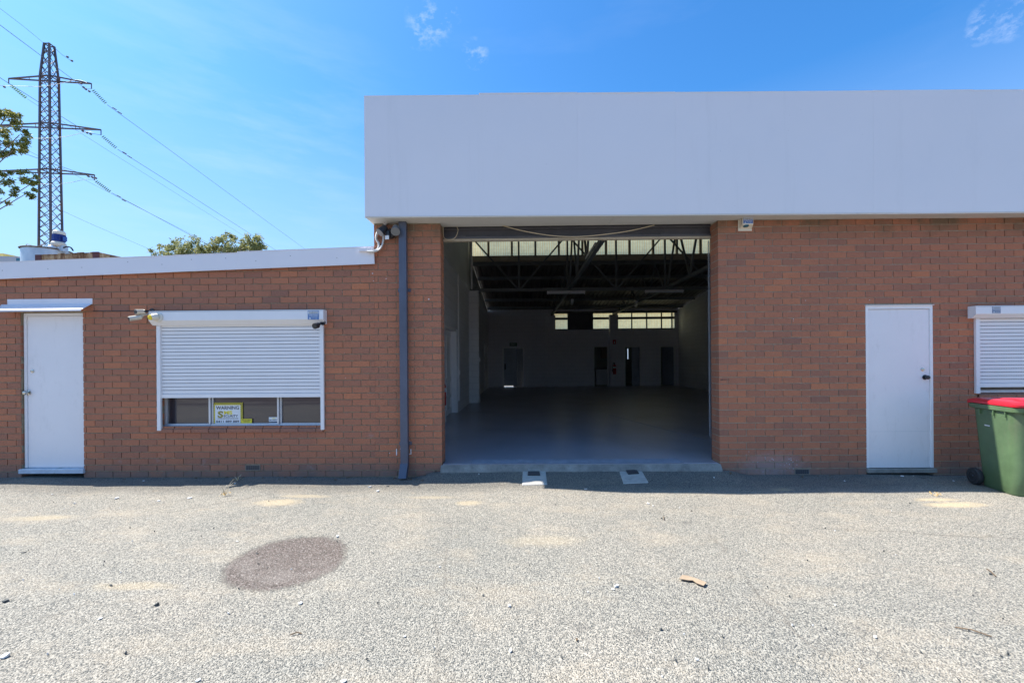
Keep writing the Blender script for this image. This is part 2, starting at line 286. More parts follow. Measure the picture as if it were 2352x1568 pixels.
# ------------------------------------------------------------------ mesh builder
ORG = {}
class MB:
    def __init__(s): s.v = []; s.f = []; s.mi = []; s.tone = []; s.cur = 0; s.t = (0.5, 0.5, 0.5)
    def quad(s, *p):
        i = len(s.v); s.v += [Vector(q) for q in p]; s.f.append(tuple(range(i, i + len(p)))); s.mi.append(s.cur); s.tone.append(s.t); return s
    def box(s, a, b):
        (x0, y0, z0), (x1, y1, z1) = a, b
        x0, x1 = min(x0, x1), max(x0, x1); y0, y1 = min(y0, y1), max(y0, y1); z0, z1 = min(z0, z1), max(z0, z1)
        return s.hexa([(x0, y0, z0), (x1, y0, z0), (x1, y1, z0), (x0, y1, z0)], [(x0, y0, z1), (x1, y0, z1), (x1, y1, z1), (x0, y1, z1)])
    def hexa(s, lo, hi):
        i = len(s.v); n = len(lo); s.v += [Vector(q) for q in lo] + [Vector(q) for q in hi]
        fs = [tuple(i + j for j in reversed(range(n))), tuple(i + n + j for j in range(n))]
        fs += [(i + j, i + (j + 1) % n, i + n + (j + 1) % n, i + n + j) for j in range(n)]
        s.f += fs; s.mi += [s.cur] * len(fs); s.tone += [s.t] * len(fs); return s
    def rings(s, rs, cap=True):
        n = len(rs[0]); i = len(s.v)
        for r in rs: s.v += [Vector(q) for q in r]
        fs = []
        for k_ in range(len(rs) - 1):
            a = i + k_ * n; b = a + n
            fs += [(a + j, a + (j + 1) % n, b + (j + 1) % n, b + j) for j in range(n)]
        if cap: fs += [tuple(i + j for j in reversed(range(n))), tuple(i + (len(rs) - 1) * n + j for j in range(n))]
        s.f += fs; s.mi += [s.cur] * len(fs); s.tone += [s.t] * len(fs); return s
    def tube(s, pts, r, n=8, cap=True):
        pts = [Vector(p) for p in pts]; rs = []
        for i, p in enumerate(pts):
            d = (pts[min(i + 1, len(pts) - 1)] - pts[max(i - 1, 0)]).normalized()
            a = d.cross(Vector((0, 0, 1)))
            if a.length < 0.05: a = d.cross(Vector((0, 1, 0)))
            a.normalize(); b = d.cross(a)
            rr = r[i] if isinstance(r, (list, tuple)) else r
            rs.append([p + a * math.cos(t) * rr + b * math.sin(t) * rr for t in [2 * math.pi * j / n for j in range(n)]])
        return s.rings(rs, cap)
    def bar(s, a, b, w_, h_=None, upv=(0, 0, 1)):
        a = Vector(a); b = Vector(b); h_ = h_ or w_; d = (b - a).normalized(); u = Vector(upv)
        x_ = d.cross(u)
        if x_.length < 0.05: x_ = d.cross(Vector((1, 0, 0)))
        x_.normalize(); u = x_.cross(d)
        q = [(-1, -1), (1, -1), (1, 1), (-1, 1)]
        return s.rings([[p + x_ * i * w_ / 2 + u * j * h_ / 2 for i, j in q] for p in (a, b)])
    def lathe(s, c, prof, axis=(0, 0, 1), n=20):
        c = Vector(c); ax = Vector(axis).normalized(); a = ax.orthogonal().normalized(); b = ax.cross(a)
        return s.rings([[c + ax * h + a * math.cos(t) * r + b * math.sin(t) * r for t in [2 * math.pi * j / n for j in range(n)]] for h, r in prof])
    def prism(s, poly, y0, y1):   # poly: (x, z) outline
        return s.hexa([(x, y0, z) for x, z in poly], [(x, y1, z) for x, z in poly])
    def build(s, name, mats, parent=None, smooth=False, bevel=0.0, tone=False, origin=None):
        me = bpy.data.meshes.new(name)
        if origin is None:
            xs = [v.x for v in s.v]; ys = [v.y for v in s.v]; zs = [v.z for v in s.v]
            origin = Vector(((min(xs) + max(xs)) / 2, (min(ys) + max(ys)) / 2, min(zs)))
        origin = Vector(origin)
        me.from_pydata([tuple(v - origin) for v in s.v], [], s.f)
        if not isinstance(mats, (list, tuple)): mats = [mats]
        for m in mats: me.materials.append(m)
        me.polygons.foreach_set('material_index', s.mi)
        if tone:
            at_ = me.color_attributes.new('tone', 'FLOAT_COLOR', 'CORNER'); i = 0
            buf = []
            for p, t in zip(me.polygons, s.tone): buf += [t[0], t[1], t[2], 1.0] * p.loop_total
            at_.data.foreach_set('color', buf)
        b = bmesh.new(); b.from_mesh(me); bmesh.ops.recalc_face_normals(b, faces=b.faces); b.to_mesh(me); b.free()
        if smooth:
            for p in me.polygons: p.use_smooth = True
            me.set_sharp_from_angle(angle=math.radians(smooth if smooth > 1 else 40))
        o = bpy.data.objects.new(name, me); COL.objects.link(o); ORG[o.name] = origin
        if bevel:
            md = o.modifiers.new('bevel', 'BEVEL'); md.width = bevel; md.segments = 2; md.limit_method = 'ANGLE'; md.angle_limit = math.radians(40)
        if parent: o.parent = parent; o.location = origin - ORG[parent.name]
        else: o.location = origin
        return o

def tag(o, label=None, cat=None, group=None, kind=None):
    if label: o['label'] = label
    if cat: o['category'] = cat
    if group: o['group'] = group
    if kind: o['kind'] = kind
    return o
def thing(name, loc, label, cat, group=None):
    o = bpy.data.objects.new(name, None); o.empty_display_size = 0.2; COL.objects.link(o); o.location = loc; ORG[o.name] = Vector(loc)
    return tag(o, label, cat, group)
def lettering(lines, parent, mat, name='lettering', bold=0.0):
    """lines: (text, centre x, baseline z, height, width or None, Y)"""
    mb = MB()
    for (txt, cx, bz, h, wd, Y) in lines:
        cu_ = bpy.data.curves.new('t', 'FONT'); cu_.body = txt; cu_.size = 1; cu_.align_x = 'CENTER'; cu_.resolution_u = 3; cu_.offset = bold
        ob = bpy.data.objects.new('t', cu_); COL.objects.link(ob); bpy.context.view_layer.update()
        me = bpy.data.meshes.new_from_object(ob.evaluated_get(bpy.context.evaluated_depsgraph_get()))
        xs = [v.co.x for v in me.vertices]; ys = [v.co.y for v in me.vertices]
        sx_ = (wd / (max(xs) - min(xs))) if wd else h / 0.7; sz_ = h / (max(ys) - min(0, min(ys))) if max(ys) > 0 else 1
        mx_ = (max(xs) + min(xs)) / 2; i = len(mb.v)
        mb.v += [Vector((cx + (v.co.x - mx_) * sx_, Y, bz + v.co.y * sz_)) for v in me.vertices]
        for p in me.polygons: mb.f.append(tuple(i + j for j in p.vertices)); mb.mi.append(0); mb.tone.append(mb.t)
        bpy.data.objects.remove(ob); bpy.data.curves.remove(cu_); bpy.data.meshes.remove(me)
    return mb.build(name, mat, parent)

# ------------------------------------------------------------------ ground
def gz(x, y):
    f = max(0, min(1, (12.5 - abs(x)) / 3)) * max(0, min(1, (y + 7.5) / 2)) * max(0, min(1, (0.9 - y) / 0.6 if y > 0 else 1))
    n = math.sin(x * 1.7 + 0.6) * 0.5 + math.sin(x * 3.9 + y * 1.3 + 2) * 0.32 + math.sin(x * 0.8 - y * 2.1) * 0.35 + math.sin(x * 8.3 + y * 5) * 0.10
    r = max(0, min(1, (x + 1.4) / .25)) * max(0, min(1, (2.95 - x) / .25)) * max(0, min(1, 1 + y / .45))
    return f * (0.014 * n * (1 - .7 * r) - 0.006 + .078 * r)
mb = MB(); xs = [-13 + 0.13 * i for i in range(201)]; ys = [-8 + 0.14 * i for i in range(65)]
i0 = 0
for y in ys:
    for x in xs: mb.v.append(Vector((x, y, gz(x, y))))
for j in range(len(ys) - 1):
    for i in range(len(xs) - 1):
        a = j * len(xs) + i; mb.f.append((a, a + 1, a + 1 + len(xs), a + len(xs))); mb.mi.append(0); mb.tone.append(mb.t)
B = 900; X0, X1, Y0, Y1 = xs[0], xs[-1], ys[0], ys[-1]
for q in ([(-B, -B), (B, -B), (B, Y0), (-B, Y0)], [(-B, Y1), (B, Y1), (B, B), (-B, B)], [(-B, Y0), (X0, Y0), (X0, Y1), (-B, Y1)], [(X1, Y0), (B, Y0), (B, Y1), (X1, Y1)]):
    mb.quad(*[(x, y, 0) for x, y in q])
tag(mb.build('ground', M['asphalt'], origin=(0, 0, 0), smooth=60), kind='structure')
# oval patch of newer asphalt
def blob(cx, cy, rx, ry, rot, z, seed, wob=0.06, n=64):
    r_ = random.Random(seed); ph = [r_.uniform(0, 6.28) for _ in range(5)]; out = []
    for i in range(n):
        t = 2 * math.pi * i / n; k_ = 1 + wob * sum(math.sin((m_ + 2) * t + ph[m_]) / (m_ + 1) for m_ in range(5)) * 0.6 + r_.uniform(-1, 1) * wob * 0.22
        x = math.cos(t) * rx * k_; y = math.sin(t) * ry * k_
        X = cx + x * math.cos(rot) - y * math.sin(rot); Y = cy + x * math.sin(rot) + y * math.cos(rot); out.append((X, Y, gz(X, Y) + z))
    return out
def ground_poly(pts, name, mat, z=0.005, kind=None, **kw):
    """a thin sheet draped over the yard: grid of small faces inside an outline"""
    c = sum((Vector(p) for p in pts), Vector()) / len(pts); mb = MB(); R = 7; n = len(pts)
    rs = []
    for r in range(R + 1):
        f = r / R; ring = []
        for p in pts:
            x = c.x + (p[0] - c.x) * f; y = c.y + (p[1] - c.y) * f; ring.append(Vector((x, y, gz(x, y) + z - (0.012 if r == R else 0))))
        rs.append(ring)
    i = 0
    for ring in rs[1:]: mb.v += ring
    mb.v.append(Vector((c.x, c.y, gz(c.x, c.y) + z)))
    for j in range(n): mb.f.append((len(mb.v) - 1, j, (j + 1) % n))
    for r in range(R - 1):
        for j in range(n): a = r * n; mb.f.append((a + j, a + n + j, a + n + (j + 1) % n, a + (j + 1) % n))
    mb.mi = [0] * len(mb.f); mb.tone = [mb.t] * len(mb.f)
    return mb.build(name, mat, smooth=50)
# ------------------------------------------------------------------ brickwork
CH, BW, BH = 0.086, 0.24, 0.0745
def brick_tone(r_):
    t = r_.random()
    return (min(1, max(0, r_.gauss(0.47, 0.13) if t < 0.87 else (r_.uniform(0.05, 0.25) if t < 0.95 else r_.uniform(0.65, .9)))), r_.random(), r_.random())
def cut(iv, x0, x1):
    out = []
    for a, b in iv:
        if x1 <= a or x0 >= b: out.append((a, b)); continue
        if x0 > a: out.append((a, x0))
        if x1 < b: out.append((x1, b))
    return out
def lay(mb, x0, x1, ztop, openings, anchor, seed, quoin=None, z0=-0.05, side=1):
    """brick boxes on the y=0 face. anchor: x of a jamb that courses finish on; quoin: (x of jamb, inward depth)"""
    r_ = random.Random(seed); k_ = math.floor(z0 / CH)
    while k_ * CH < ztop(x0 if side < 0 else x1) + 0.6 and k_ < 60:
        za = k_ * CH; zb = za + BH; iv = [(x0, x1)]
        for (a, b, c, d) in openings:
            if za + BH / 2 > c and za + BH / 2 < d: iv = cut(iv, a, b)
        off = 0 if k_ % 2 else BW / 2
        i_lo = math.floor((x0 - anchor - off) / BW) - 1; i_hi = math.ceil((x1 - anchor) / BW) + 1
        for i in range(i_lo, i_hi + 1):
            a = anchor + i * BW + off; b = a + BW - 0.01
            if side < 0: a += 0.01; b += 0.01
            for (u, v) in iv:
                p, q = max(a, u), min(b, v)
                if q - p < 0.018: continue
                if zb > ztop((p + q) / 2) + 0.04: continue
                mb.t = brick_tone(r_); jy = r_.uniform(-0.002, 0.0015); jz = r_.uniform(-0.0012, 0.0012); jx = r_.uniform(-0.001, 0.001)
                dep = 0.10
                if quoin is not None and min(abs(p - quoin), abs(q - quoin)) < 0.004 and (q - p) < 0.16: dep = 0.23
                tilt = r_.uniform(-0.0012, 0.0012)
                mb.hexa([(p + jx, jy, za + jz), (q + jx, jy + tilt, za + jz), (q + jx, dep, za + jz), (p + jx, dep, za + jz)],
                        [(p + jx, jy, zb + jz), (q + jx, jy + tilt, zb + jz + tilt * .6), (q + jx, dep, zb + jz), (p + jx, dep, zb + jz)])
                if quoin is not None and min(abs(p - quoin), abs(q - quoin)) < 0.004 and dep < 0.2:
                    mb.t = brick_tone(r_); s_ = 1 if abs(p - quoin) < 0.004 else -1
                    mb.box((quoin, 0.12 - 0.01, za), (quoin + s_ * 0.11, 0.23, zb))
        k_ += 1
def core(mb, x0, x1, z0, z1, openings, y0, y1):
    """mortar body behind the bricks, with its openings"""
    xs_ = sorted(set([x0, x1] + [v for o in openings for v in o[:2] if x0 < v < x1])); zs_ = sorted(set([z0, z1] + [v for o in openings for v in o[2:] if z0 < v < z1]))
    def solid(i, j):
        if i < 0 or j < 0 or i >= len(xs_) - 1 or j >= len(zs_) - 1: return False
        x = (xs_[i] + xs_[i + 1]) / 2; z = (zs_[j] + zs_[j + 1]) / 2
        return not any(a < x < b and c < z < d for a, b, c, d in openings)
    for i in range(len(xs_) - 1):
        for j in range(len(zs_) - 1):
            if not solid(i, j): continue
            a, b, c, d = xs_[i], xs_[i + 1], zs_[j], zs_[j + 1]
            mb.quad((a, y0, c), (b, y0, c), (b, y0, d), (a, y0, d)); mb.quad((a, y1, c), (b, y1, c), (b, y1, d), (a, y1, d))
            if not solid(i - 1, j): mb.quad((a, y0, c), (a, y1, c), (a, y1, d), (a, y0, d))
            if not solid(i + 1, j): mb.quad((b, y0, c), (b, y1, c), (b, y1, d), (b, y0, d))
            if not solid(i, j - 1): mb.quad((a, y0, c), (b, y0, c), (b, y1, c), (a, y1, c))
            if not solid(i, j + 1): mb.quad((a, y0, d), (b, y0, d), (b, y1, d), (a, y1, d))

XL = at(1013.5, 800).x; XR = at(1651, 800).x           # jambs of the big opening
XA = at(859, 560).x                                    # where the low annex meets the high shed
SLAB = 0.155; SOF = at(1500, 505).z                    # soffit height
WL, WR = -1.70, 8.1                                    # inner faces of the side walls
Y_BACK = 16.3
XE = 9.6                                               # right end of the shed
annex = thing('brick_annex', (-5.4, 2.5, 0), 'low red-brick office wing with white sloping fascia, left of the high shed', 'building')
shed = thing('warehouse', (3.5, 8, 0), 'tall red-brick warehouse with deep white fascia and open doorway', 'building')

# --- annex openings
dl0 = at(47.5, 900).x; dl1 = at(191.5, 900).x; dlt = at(120, 717.5).z; dlb = at(120, 1086).z
wl0 = at(366, 900).x; wl1 = at(738, 900).x; wlt = at(550, 740).z; wlb = at(550, 984).z
AO = [(dl0, dl1, -0.2, dlt), (wl0, wl1, wlb, wlt)]
AX0 = -9.2
fa, fb = at(0, 621, -0.04), at(858, 587, -0.04)
def atop(x): return fa.z + (x - fa.x) * (fb.z - fa.z) / (fb.x - fa.x)
mb = MB(); lay(mb, AX0, XA, atop, AO, XL, 11, side=-1)
def specks(mb, pts):
    mb.cur = 1
    for (px, py, sz_) in pts:
        a = at(px, py); mb.lathe((a.x, -.0025, a.z), [(0, sz_), (.0012, sz_ * .7)], (0, -1, 0), 7)
    mb.cur = 0
r_ = random.Random(44)
specks(mb, [(323, 716, .006), (613, 737, .006), (856, 628, .008), (858, 645, .005), (895, 1040, .006), (60, 1030, .007)] + [(r_.uniform(755, 850), r_.uniform(640, 1060), r_.uniform(.002, .004)) for _ in range(6)])
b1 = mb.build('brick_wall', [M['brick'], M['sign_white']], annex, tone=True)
mb = MB(); core(mb, AX0, XA, -0.3, 2.35, AO, 0.008, 0.24)
mb.hexa([(AX0, 0.008, 2.35), (XA, 0.008, 2.35), (XA, 0.24, 2.35), (AX0, 0.24, 2.35)], [(AX0, 0.008, atop(AX0)), (XA, 0.008, atop(XA)), (XA, 0.24, atop(XA)), (AX0, 0.24, atop(AX0))])
mb.build('mortar_joints', M['mortar'], b1)
mb = MB(); D = 5.0
mb.box((AX0, D, -0.2), (XA, D + 0.2, 2.7)).box((AX0, 0.24, -0.2), (AX0 + 0.2, D, 2.6)); mb.build('rear_wall', M['mortar'], annex)
mb = MB(); mb.hexa([(AX0 - 0.1, 0.02, atop(AX0) - 0.02), (XA - .01, 0.02, atop(XA) - 0.02), (XA - .01, D + .3, atop(XA) - 0.10), (AX0 - 0.1, D + .3, atop(AX0) - 0.1)],
                   [(AX0 - 0.1, 0.02, atop(AX0) + 0.02), (XA - .01, 0.02, atop(XA) + 0.02), (XA - .01, D + .3, atop(XA) - 0.05), (AX0 - 0.1, D + .3, atop(AX0) - 0.05)])
mb.build('roof', M['roof_out'], annex)
# fascia in lengths, with lapped joints
ta, tb = at(0, 602.5, -0.05), at(852, 570, -0.05); ba, bb = at(0, 640.5, -0.05), at(858, 606, -0.05)
def lerpz(a, b, x): return a.z + (x - a.x) * (b.z - a.z) / (b.x - a.x)
segs = [AX0 - .12, at(397, 620, -0.05).x, at(545, 610, -0.05).x, at(858, 580, -0.05).x]
# joints: one at 397, one at 535 in the view
for i in range(3):
    x0, x1 = segs[i] + (0.002 if i else 0), segs[i + 1]; dz = (0.0, 0.003, 0.016)[i]; y = -0.05 - 0.002 * i
    mb = MB()
    zt0, zt1, zb0, zb1 = lerpz(ta, tb, x0) + dz, lerpz(ta, tb, x1) + dz, lerpz(ba, bb, x0), lerpz(ba, bb, x1)
    if i == 2: x1b = x1 + 0.012
    else: x1b = x1
    mb.hexa([(x0, y, zb0), (x1b, y, zb1), (x1b, y + 0.018, zb1), (x0, y + 0.018, zb0)], [(x0, y, zt0), (x1, y, zt1), (x1, y + 0.018, zt1), (x0, y + 0.018, zt0)])
    mb.hexa([(x0, y - 0.004, zt0 + .001), (x1, y - 0.004, zt1 + .001), (x1, 0.10, zt1 + .001), (x0, 0.10, zt0 + .001)], [(x0, y - 0.004, zt0 + 0.007), (x1, y - 0.004, zt1 + 0.007), (x1, 0.10, zt1 + 0.007), (x0, 0.10, zt0 + 0.007)])
    mb.cur = 1
    pass; r_ = random.Random(i)
    x = x0 + 0.25
    while x < x1 - 0.05:
        z = lerpz(ta, tb, x) + (-0.06 if r_.random() < .4 else -0.11) ; mb.lathe((x, y - 0.0005, z), [(0, 0.005), (0.002, 0.004)], (0, -1, 0), 8); x += r_.choice((0.46, 0.62, 0.9))
    mb.build('fascia_panel', [M['white_sheet'], M['steel_dark']], annex)

# --- a plain flush door
def kx_left(knob, x0, x1): return knob[0] < (x0 + x1) / 2
def flush_door(parent, x0, x1, zb, zt, ztop_frame, yd, knob, lock, knobmat, ribbed_side, label=None, panel_line=None, sill=None):
    mb = MB(); jw = 0.035
    dr_ = MB(); dr_.box((x0 + jw, yd, zb), (x1 - jw, yd + 0.04, zt)); d = dr_.build('door', M['door_paint'], parent, bevel=0.002)
    if label: d['label'] = label
    mb.box((x0, yd - 0.015, zb), (x0 + jw - 0.003, yd + 0.09, ztop_frame)).box((x1 - jw + 0.003, yd - 0.015, zb), (x1, yd + 0.09, ztop_frame)).box((x0 + jw - 0.003, yd - 0.013, zt + 0.004), (x1 - jw + 0.003, yd + 0.09, ztop_frame))
    mb.build('door_frame', M['white_paint'], d, bevel=0.002)
    if panel_line:
        m2 = MB().box((x0 + jw + 0.01, yd - 0.0015, panel_line), (x1 - jw - 0.01, yd + 0.001, panel_line + 0.003)); m2.build('kick_panel_joint', M['alu'], d)
    hx = x1 - jw if kx_left(knob, x0, x1) else x0 + jw
    for hz_ in (zb + .2, (zb + zt) / 2, zt - .2): MB().tube([(hx, yd - .006, hz_ - .045), (hx, yd - .006, hz_ + .045)], .006, 8).build('hinge', M['white_paint'], d)
    kx, kz = knob; m3 = MB()
    m3.lathe((kx, yd - 0.0005, kz), [(0, 0.033), (0.006, 0.033), (0.009, 0.013), (0.024, 0.013), (0.030, 0.024), (0.045, 0.027), (0.056, 0.022), (0.060, 0.010)], (0, -1, 0), 20)
    m3.build('door_knob', knobmat, d, smooth=35)
    lx, lz = lock; m4 = MB(); m4.lathe((lx, yd - 0.0005, lz), [(0, 0.024), (0.006, 0.024), (0.008, 0.012), (0.010, 0.012)], (0, -1, 0), 18); m4.build('deadlock', M['chrome'], d, smooth=35)
    return d
kn = at(63, 901.5, 0.03); lk = at(72, 852, 0.03)
d1 = flush_door(annex, dl0 + 0.012, dl1 + 0.0, at(120, 1075).z, at(120, 725.5).z, dlt - 0.004, 0.045, (kn.x, kn.z), (lk.x, lk.z), M['chrome'], 1)
mb = MB(); s0 = at(43, 1080, -0.02); s1 = at(192, 1080, -0.02)
mb.box((s0.x, -0.028, dlb - 0.002), (s1.x, 0.20, at(120, 1075.5).z - 0.004)); mb.build('door_sill', M['threshold'], d1, bevel=0.006)

# --- awning over the annex door (zinc-white flashing)
q0 = at(8, 700); q1 = at(213, 698); f0 = at(-6, 714, -0.14); f1 = at(188, 711.5, -0.14)
mb = MB()
mb.box((q0.x + 0.06, -0.006, at(100, 699).z), (q1.x, 0.002, at(100, 686.5).z))
zt_, zf_ = at(100, 699).z + 0.0, at(90, 713).z - 0.05
zf_ = at(90, 712, -0.14).z
a0, a1 = q0.x - 0.02, q1.x
mb.hexa([(f0.x, -0.15, zf_), (f1.x, -0.15, zf_), (a1, -0.006, zt_), (a0, -0.006, zt_)], [(f0.x, -0.15, zf_ + 0.003), (f1.x, -0.15, zf_ + 0.003), (a1, -0.006, zt_ + 0.004), (a0, -0.006, zt_ + 0.004)])
mb.box((f0.x, -0.153, zf_ - 0.018), (f1.x, -0.150, zf_ + 0.003))
mb.build('door_awning', M['white_sheet'], annex)

# --- roller shutter and window
def shutter(parent, x0, x1, zt, zc, zb, zguide, gw, y_front=-0.105, endl=True, right_cut=None, win=None):
    """x0..x1 of the box face; zt top, zc bottom of the box; zb bottom of the curtain; zguide bottom of the guides"""
    yb = 0.0
    sroot = MB()
    h = zt - zc; c = h * 0.32
    prof = [(yb - 0.001, zt), (y_front, zt), (y_front, zc + c), (y_front + c, zc), (yb - 0.001, zc)]
    sroot.rings([[(x, y, z) for y, z in prof] for x in (x0, x1)])
    box = sroot.build('shutter_box', M['shutter'], parent, bevel=0.003)
    m = MB().box((x0 + 0.006, y_front - 0.0016, zt - 0.012), (x1 - 0.006, y_front + 0.001, zt - 0.009)); m.build('box_seam', M['gap'], box)
    g0, g1 = x0 + gw[0], x1 - gw[1]
    for a, b in ((g0, g0 + 0.05), (g1 - 0.045, g1)):
        m = MB().box((a, -0.032, zguide), (b, -0.001, zc - 0.001)); m.build('shutter_guide', M['shutter'], parent, bevel=0.003)
    # curtain: interlocking curved slats
    m = MB(); m2 = MB(); z = zc + 0.01; p = 0.0466; i = 0
    cx0, cx1 = g0 + 0.048, g1 - 0.043
    z = zb + 0.055
    rows = []
    while z < zc + 0.02: rows.append(z); z += p
    for z in rows:
        pr = [(0.004, z + 0.002), (-0.003, z + 0.003), (-0.0040, z + p * 0.10), (-0.0042, z + p * 0.5), (-0.0040, z + p * 0.90), (0.0, z + p * 0.94), (0.004, z + p - 0.001), (0.012, z + p - 0.001), (0.012, z + 0.002)]
        m.rings([[(x, y, zz) for y, zz in pr] for x in (cx0, cx1)])
    m.box((cx0, 0.013, zb + 0.05), (cx1, 0.016, zc + 0.02))
    m.rings([[(x, y, zz) for y, zz in ((-0.012, zb), (-0.012, zb + 0.05), (-0.004, zb + 0.054), (0.012, zb + 0.054), (0.012, zb))] for x in (cx0, cx1)])
    cu2 = m.build('shutter_curtain', M['shutter'], parent, smooth=30)
    for z in rows[1:]:
        x = cx0 + 0.02
        while x < cx1 - 0.04: m2.box((x, -0.0052, z - 0.0016), (x + 0.018, 0.0, z + 0.0026)); x += 0.031
    m2.build('slat_perforations', M['gap'], cu2)
    return box, cu2
bx0 = at(341, 730, -0.105).x; bx1 = at(733, 725, -0.105).x
zt = at(540, 712.5, -0.105).z; zc = at(540, 746.5).z; zb = at(540, 912.5).z; zg = at(365, 988).z
gl = at(360, 900, -.03).x - bx0; g_r = bx1 - at(743.5, 900, -.03).x
sbox, _ = shutter(annex, bx0, bx1 + 0.055, zt, zc, zb, zg, (gl, g_r + 0.055))
# window unit behind
def window(parent, x0, x1, zs, zh, mull, y=0.10, dust=False, first_open=None):
    m = MB(); fw = 0.03
    m.box((x0, y - 0.03, zs), (x1, y + 0.03, zs + fw)).box((x0, y - 0.028, zh - fw), (x1, y + 0.028, zh)).box((x0, y - 0.028, zs + fw), (x0 + fw, y + 0.028, zh - fw)).box((x1 - fw, y - 0.028, zs + fw), (x1, y + 0.028, zh - fw))
    m.box((x0, y - 0.055, zs), (x1, y - 0.034, zs + 0.012))
    wn = m.build('window_frame', M['alu'], parent, bevel=0.002)
    e = [x0 + fw] + [v for mm in mull for v in (mm - 0.013, mm + 0.013)] + [x1 - fw]
    for mm in mull:
        m = MB().box((mm - 0.013, y - 0.045, zs + 0.014), (mm + 0.009, y - 0.005, zh - fw)).box((mm + 0.016, y - 0.022, zs + fw + .002), (mm + 0.034, y + 0.004, zh - fw)); m.build('mullion', M['alu'], wn, bevel=0.002)
    for i in range(0, len(e), 2):
        m = MB().box((e[i], y, zs + fw), (e[i + 1], y + 0.005, zh - fw)); m.build('pane', M['dusty'] if dust else M['glass'], wn)
    return wn
mu = [at(483, 940, .07).x, at(640, 940, .07).x]
wn = window(annex, wl0 + 0.005, wl1 - 0.005, wlb + 0.03, wlt - 0.01, mu)
def sill_bricks(parent, x0, x1, zt_, n0=0.235):
    m = MB(); r_ = random.Random(5); x = x0
    while x < x1 - 0.02:
        b = min(x + 0.230, x1); m.t = (r_.uniform(0.0, 0.22), r_.random(), 0.3)
        m.rings([[(xx, y, z) for y, z in ((-0.022, zt_ - 0.052), (-0.022, zt_ - 0.006), (-0.014, zt_), (0.075, zt_ + 0.034), (0.075, zt_ - 0.052))] for xx in (x, b)])
        x = b + 0.010
    s_ = m.build('window_sill', M['brick'], parent, tone=True)
    m = MB().rings([[(xx, y, z) for y, z in ((-0.010, zt_ - 0.0515), (-0.010, zt_ - 0.006), (0.072, zt_ + 0.028), (0.072, zt_ - 0.0515))] for xx in (x0, x1)]); m.build('sill_mortar', M['mortar'], s_)
sill_bricks(annex, at(366, 985).x - 0.03, at(741, 985).x + 0.01, wlb + 0.004)

# --- shed front wall
SO = [(XL, XR, -0.3, SOF + .2), (at(1989, 900).x, at(2143.5, 900).x, -0.2, at(2065, 701).z), (at(2247, 800).x, at(2247, 800).x + 2.2, at(2300, 905).z, at(2300, 725).z)]
def stop_(x): return SOF
mb = MB(); lay(mb, XA, XL, stop_, [], XL, 21, quoin=XL, side=-1)
lay(mb, XR, XE, stop_, SO[1:], XR, 22, quoin=XR, side=1)
specks(mb, [(985, 687, .009), (1997, 689, .006), (1850, 690, .005), (1822, 733, .006), (1822, 737, .004), (2050, 660, .004), (887, 640, .006)] + [(r_.uniform(1690, 1830), r_.uniform(1035, 1085), r_.uniform(.002, .006)) for _ in range(26)] + [(r_.uniform(940, 1005), r_.uniform(800, 1060), r_.uniform(.002, .004)) for _ in range(8)])
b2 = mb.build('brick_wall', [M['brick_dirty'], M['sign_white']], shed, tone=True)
a = at(1655, 871.5); b_ = at(1677, 871.5); MB().hexa([(a.x, -.004, a.z - .007), (b_.x, -.004, a.z - .001), (b_.x, .004, a.z - .001), (a.x, .004, a.z - .007)], [(a.x, -.004, a.z + .006), (b_.x, -.004, a.z + .002), (b_.x, .004, a.z + .002), (a.x, .004, a.z + .006)]).build('open_joint', M['rubber'], b2)
mb = MB(); core(mb, XA + 0.001, XL - 0.005, -0.3, SOF + 0.3, [], 0.008, 0.225); mb.build('mortar_joints', M['mortar'], b2); mb = MB(); core(mb, XR + 0.005, XE, -0.3, SOF + 0.3, SO[1:], 0.008, 0.225)
mb.build('mortar_joints', M['mortar_pale'], b2)
# right door
kn = at(2121, 866, 0.03); lk = at(2116, 848, 0.03)
d2 = flush_door(shed, SO[1][0] + 0.002, SO[1][1] - 0.002, at(2065, 1074).z, at(2065, 710).z, SO[1][3] - 0.003, 0.012, (kn.x, kn.z), (lk.x, lk.z), M['black'], 1, panel_line=at(2065, 991).z)
mb = MB().box((SO[1][0] - 0.002, -0.03, at(2065, 1084.5).z), (SO[1][1] + 0.02, 0.2, at(2065, 1075.5).z)); mb.build('door_sill', M['concrete'], d2, bevel=0.005)
mb = MB().box((SO[1][0] - 0.01, -0.018, SO[1][3] - 0.002), (SO[1][1] + 0.008, 0.05, SO[1][3] + 0.004)); mb.build('head_flashing', M['white_paint'], d2)
# right shutter + window
rx0 = at(2261, 715, -0.105).x
sbox2, _ = shutter(shed, rx0 - 0.11 + 0.005, rx0 + 2.2, at(2300, 701.5, -0.105).z, at(2300, 731).z, at(2300, 888.5).z, at(2245, 903).z, (at(2242, 800, -.03).x - rx0 + 0.105, 0.03))
wr = window(shed, SO[2][0] + 0.002, SO[2][1] - 0.005, SO[2][2] + 0.02, SO[2][3] - 0.01, [SO[2][0] + 0.75, SO[2][0] + 1.45], dust=True)
sill_bricks(shed, SO[2][0] - 0.01, SO[2][1], SO[2][2] - 0.002)

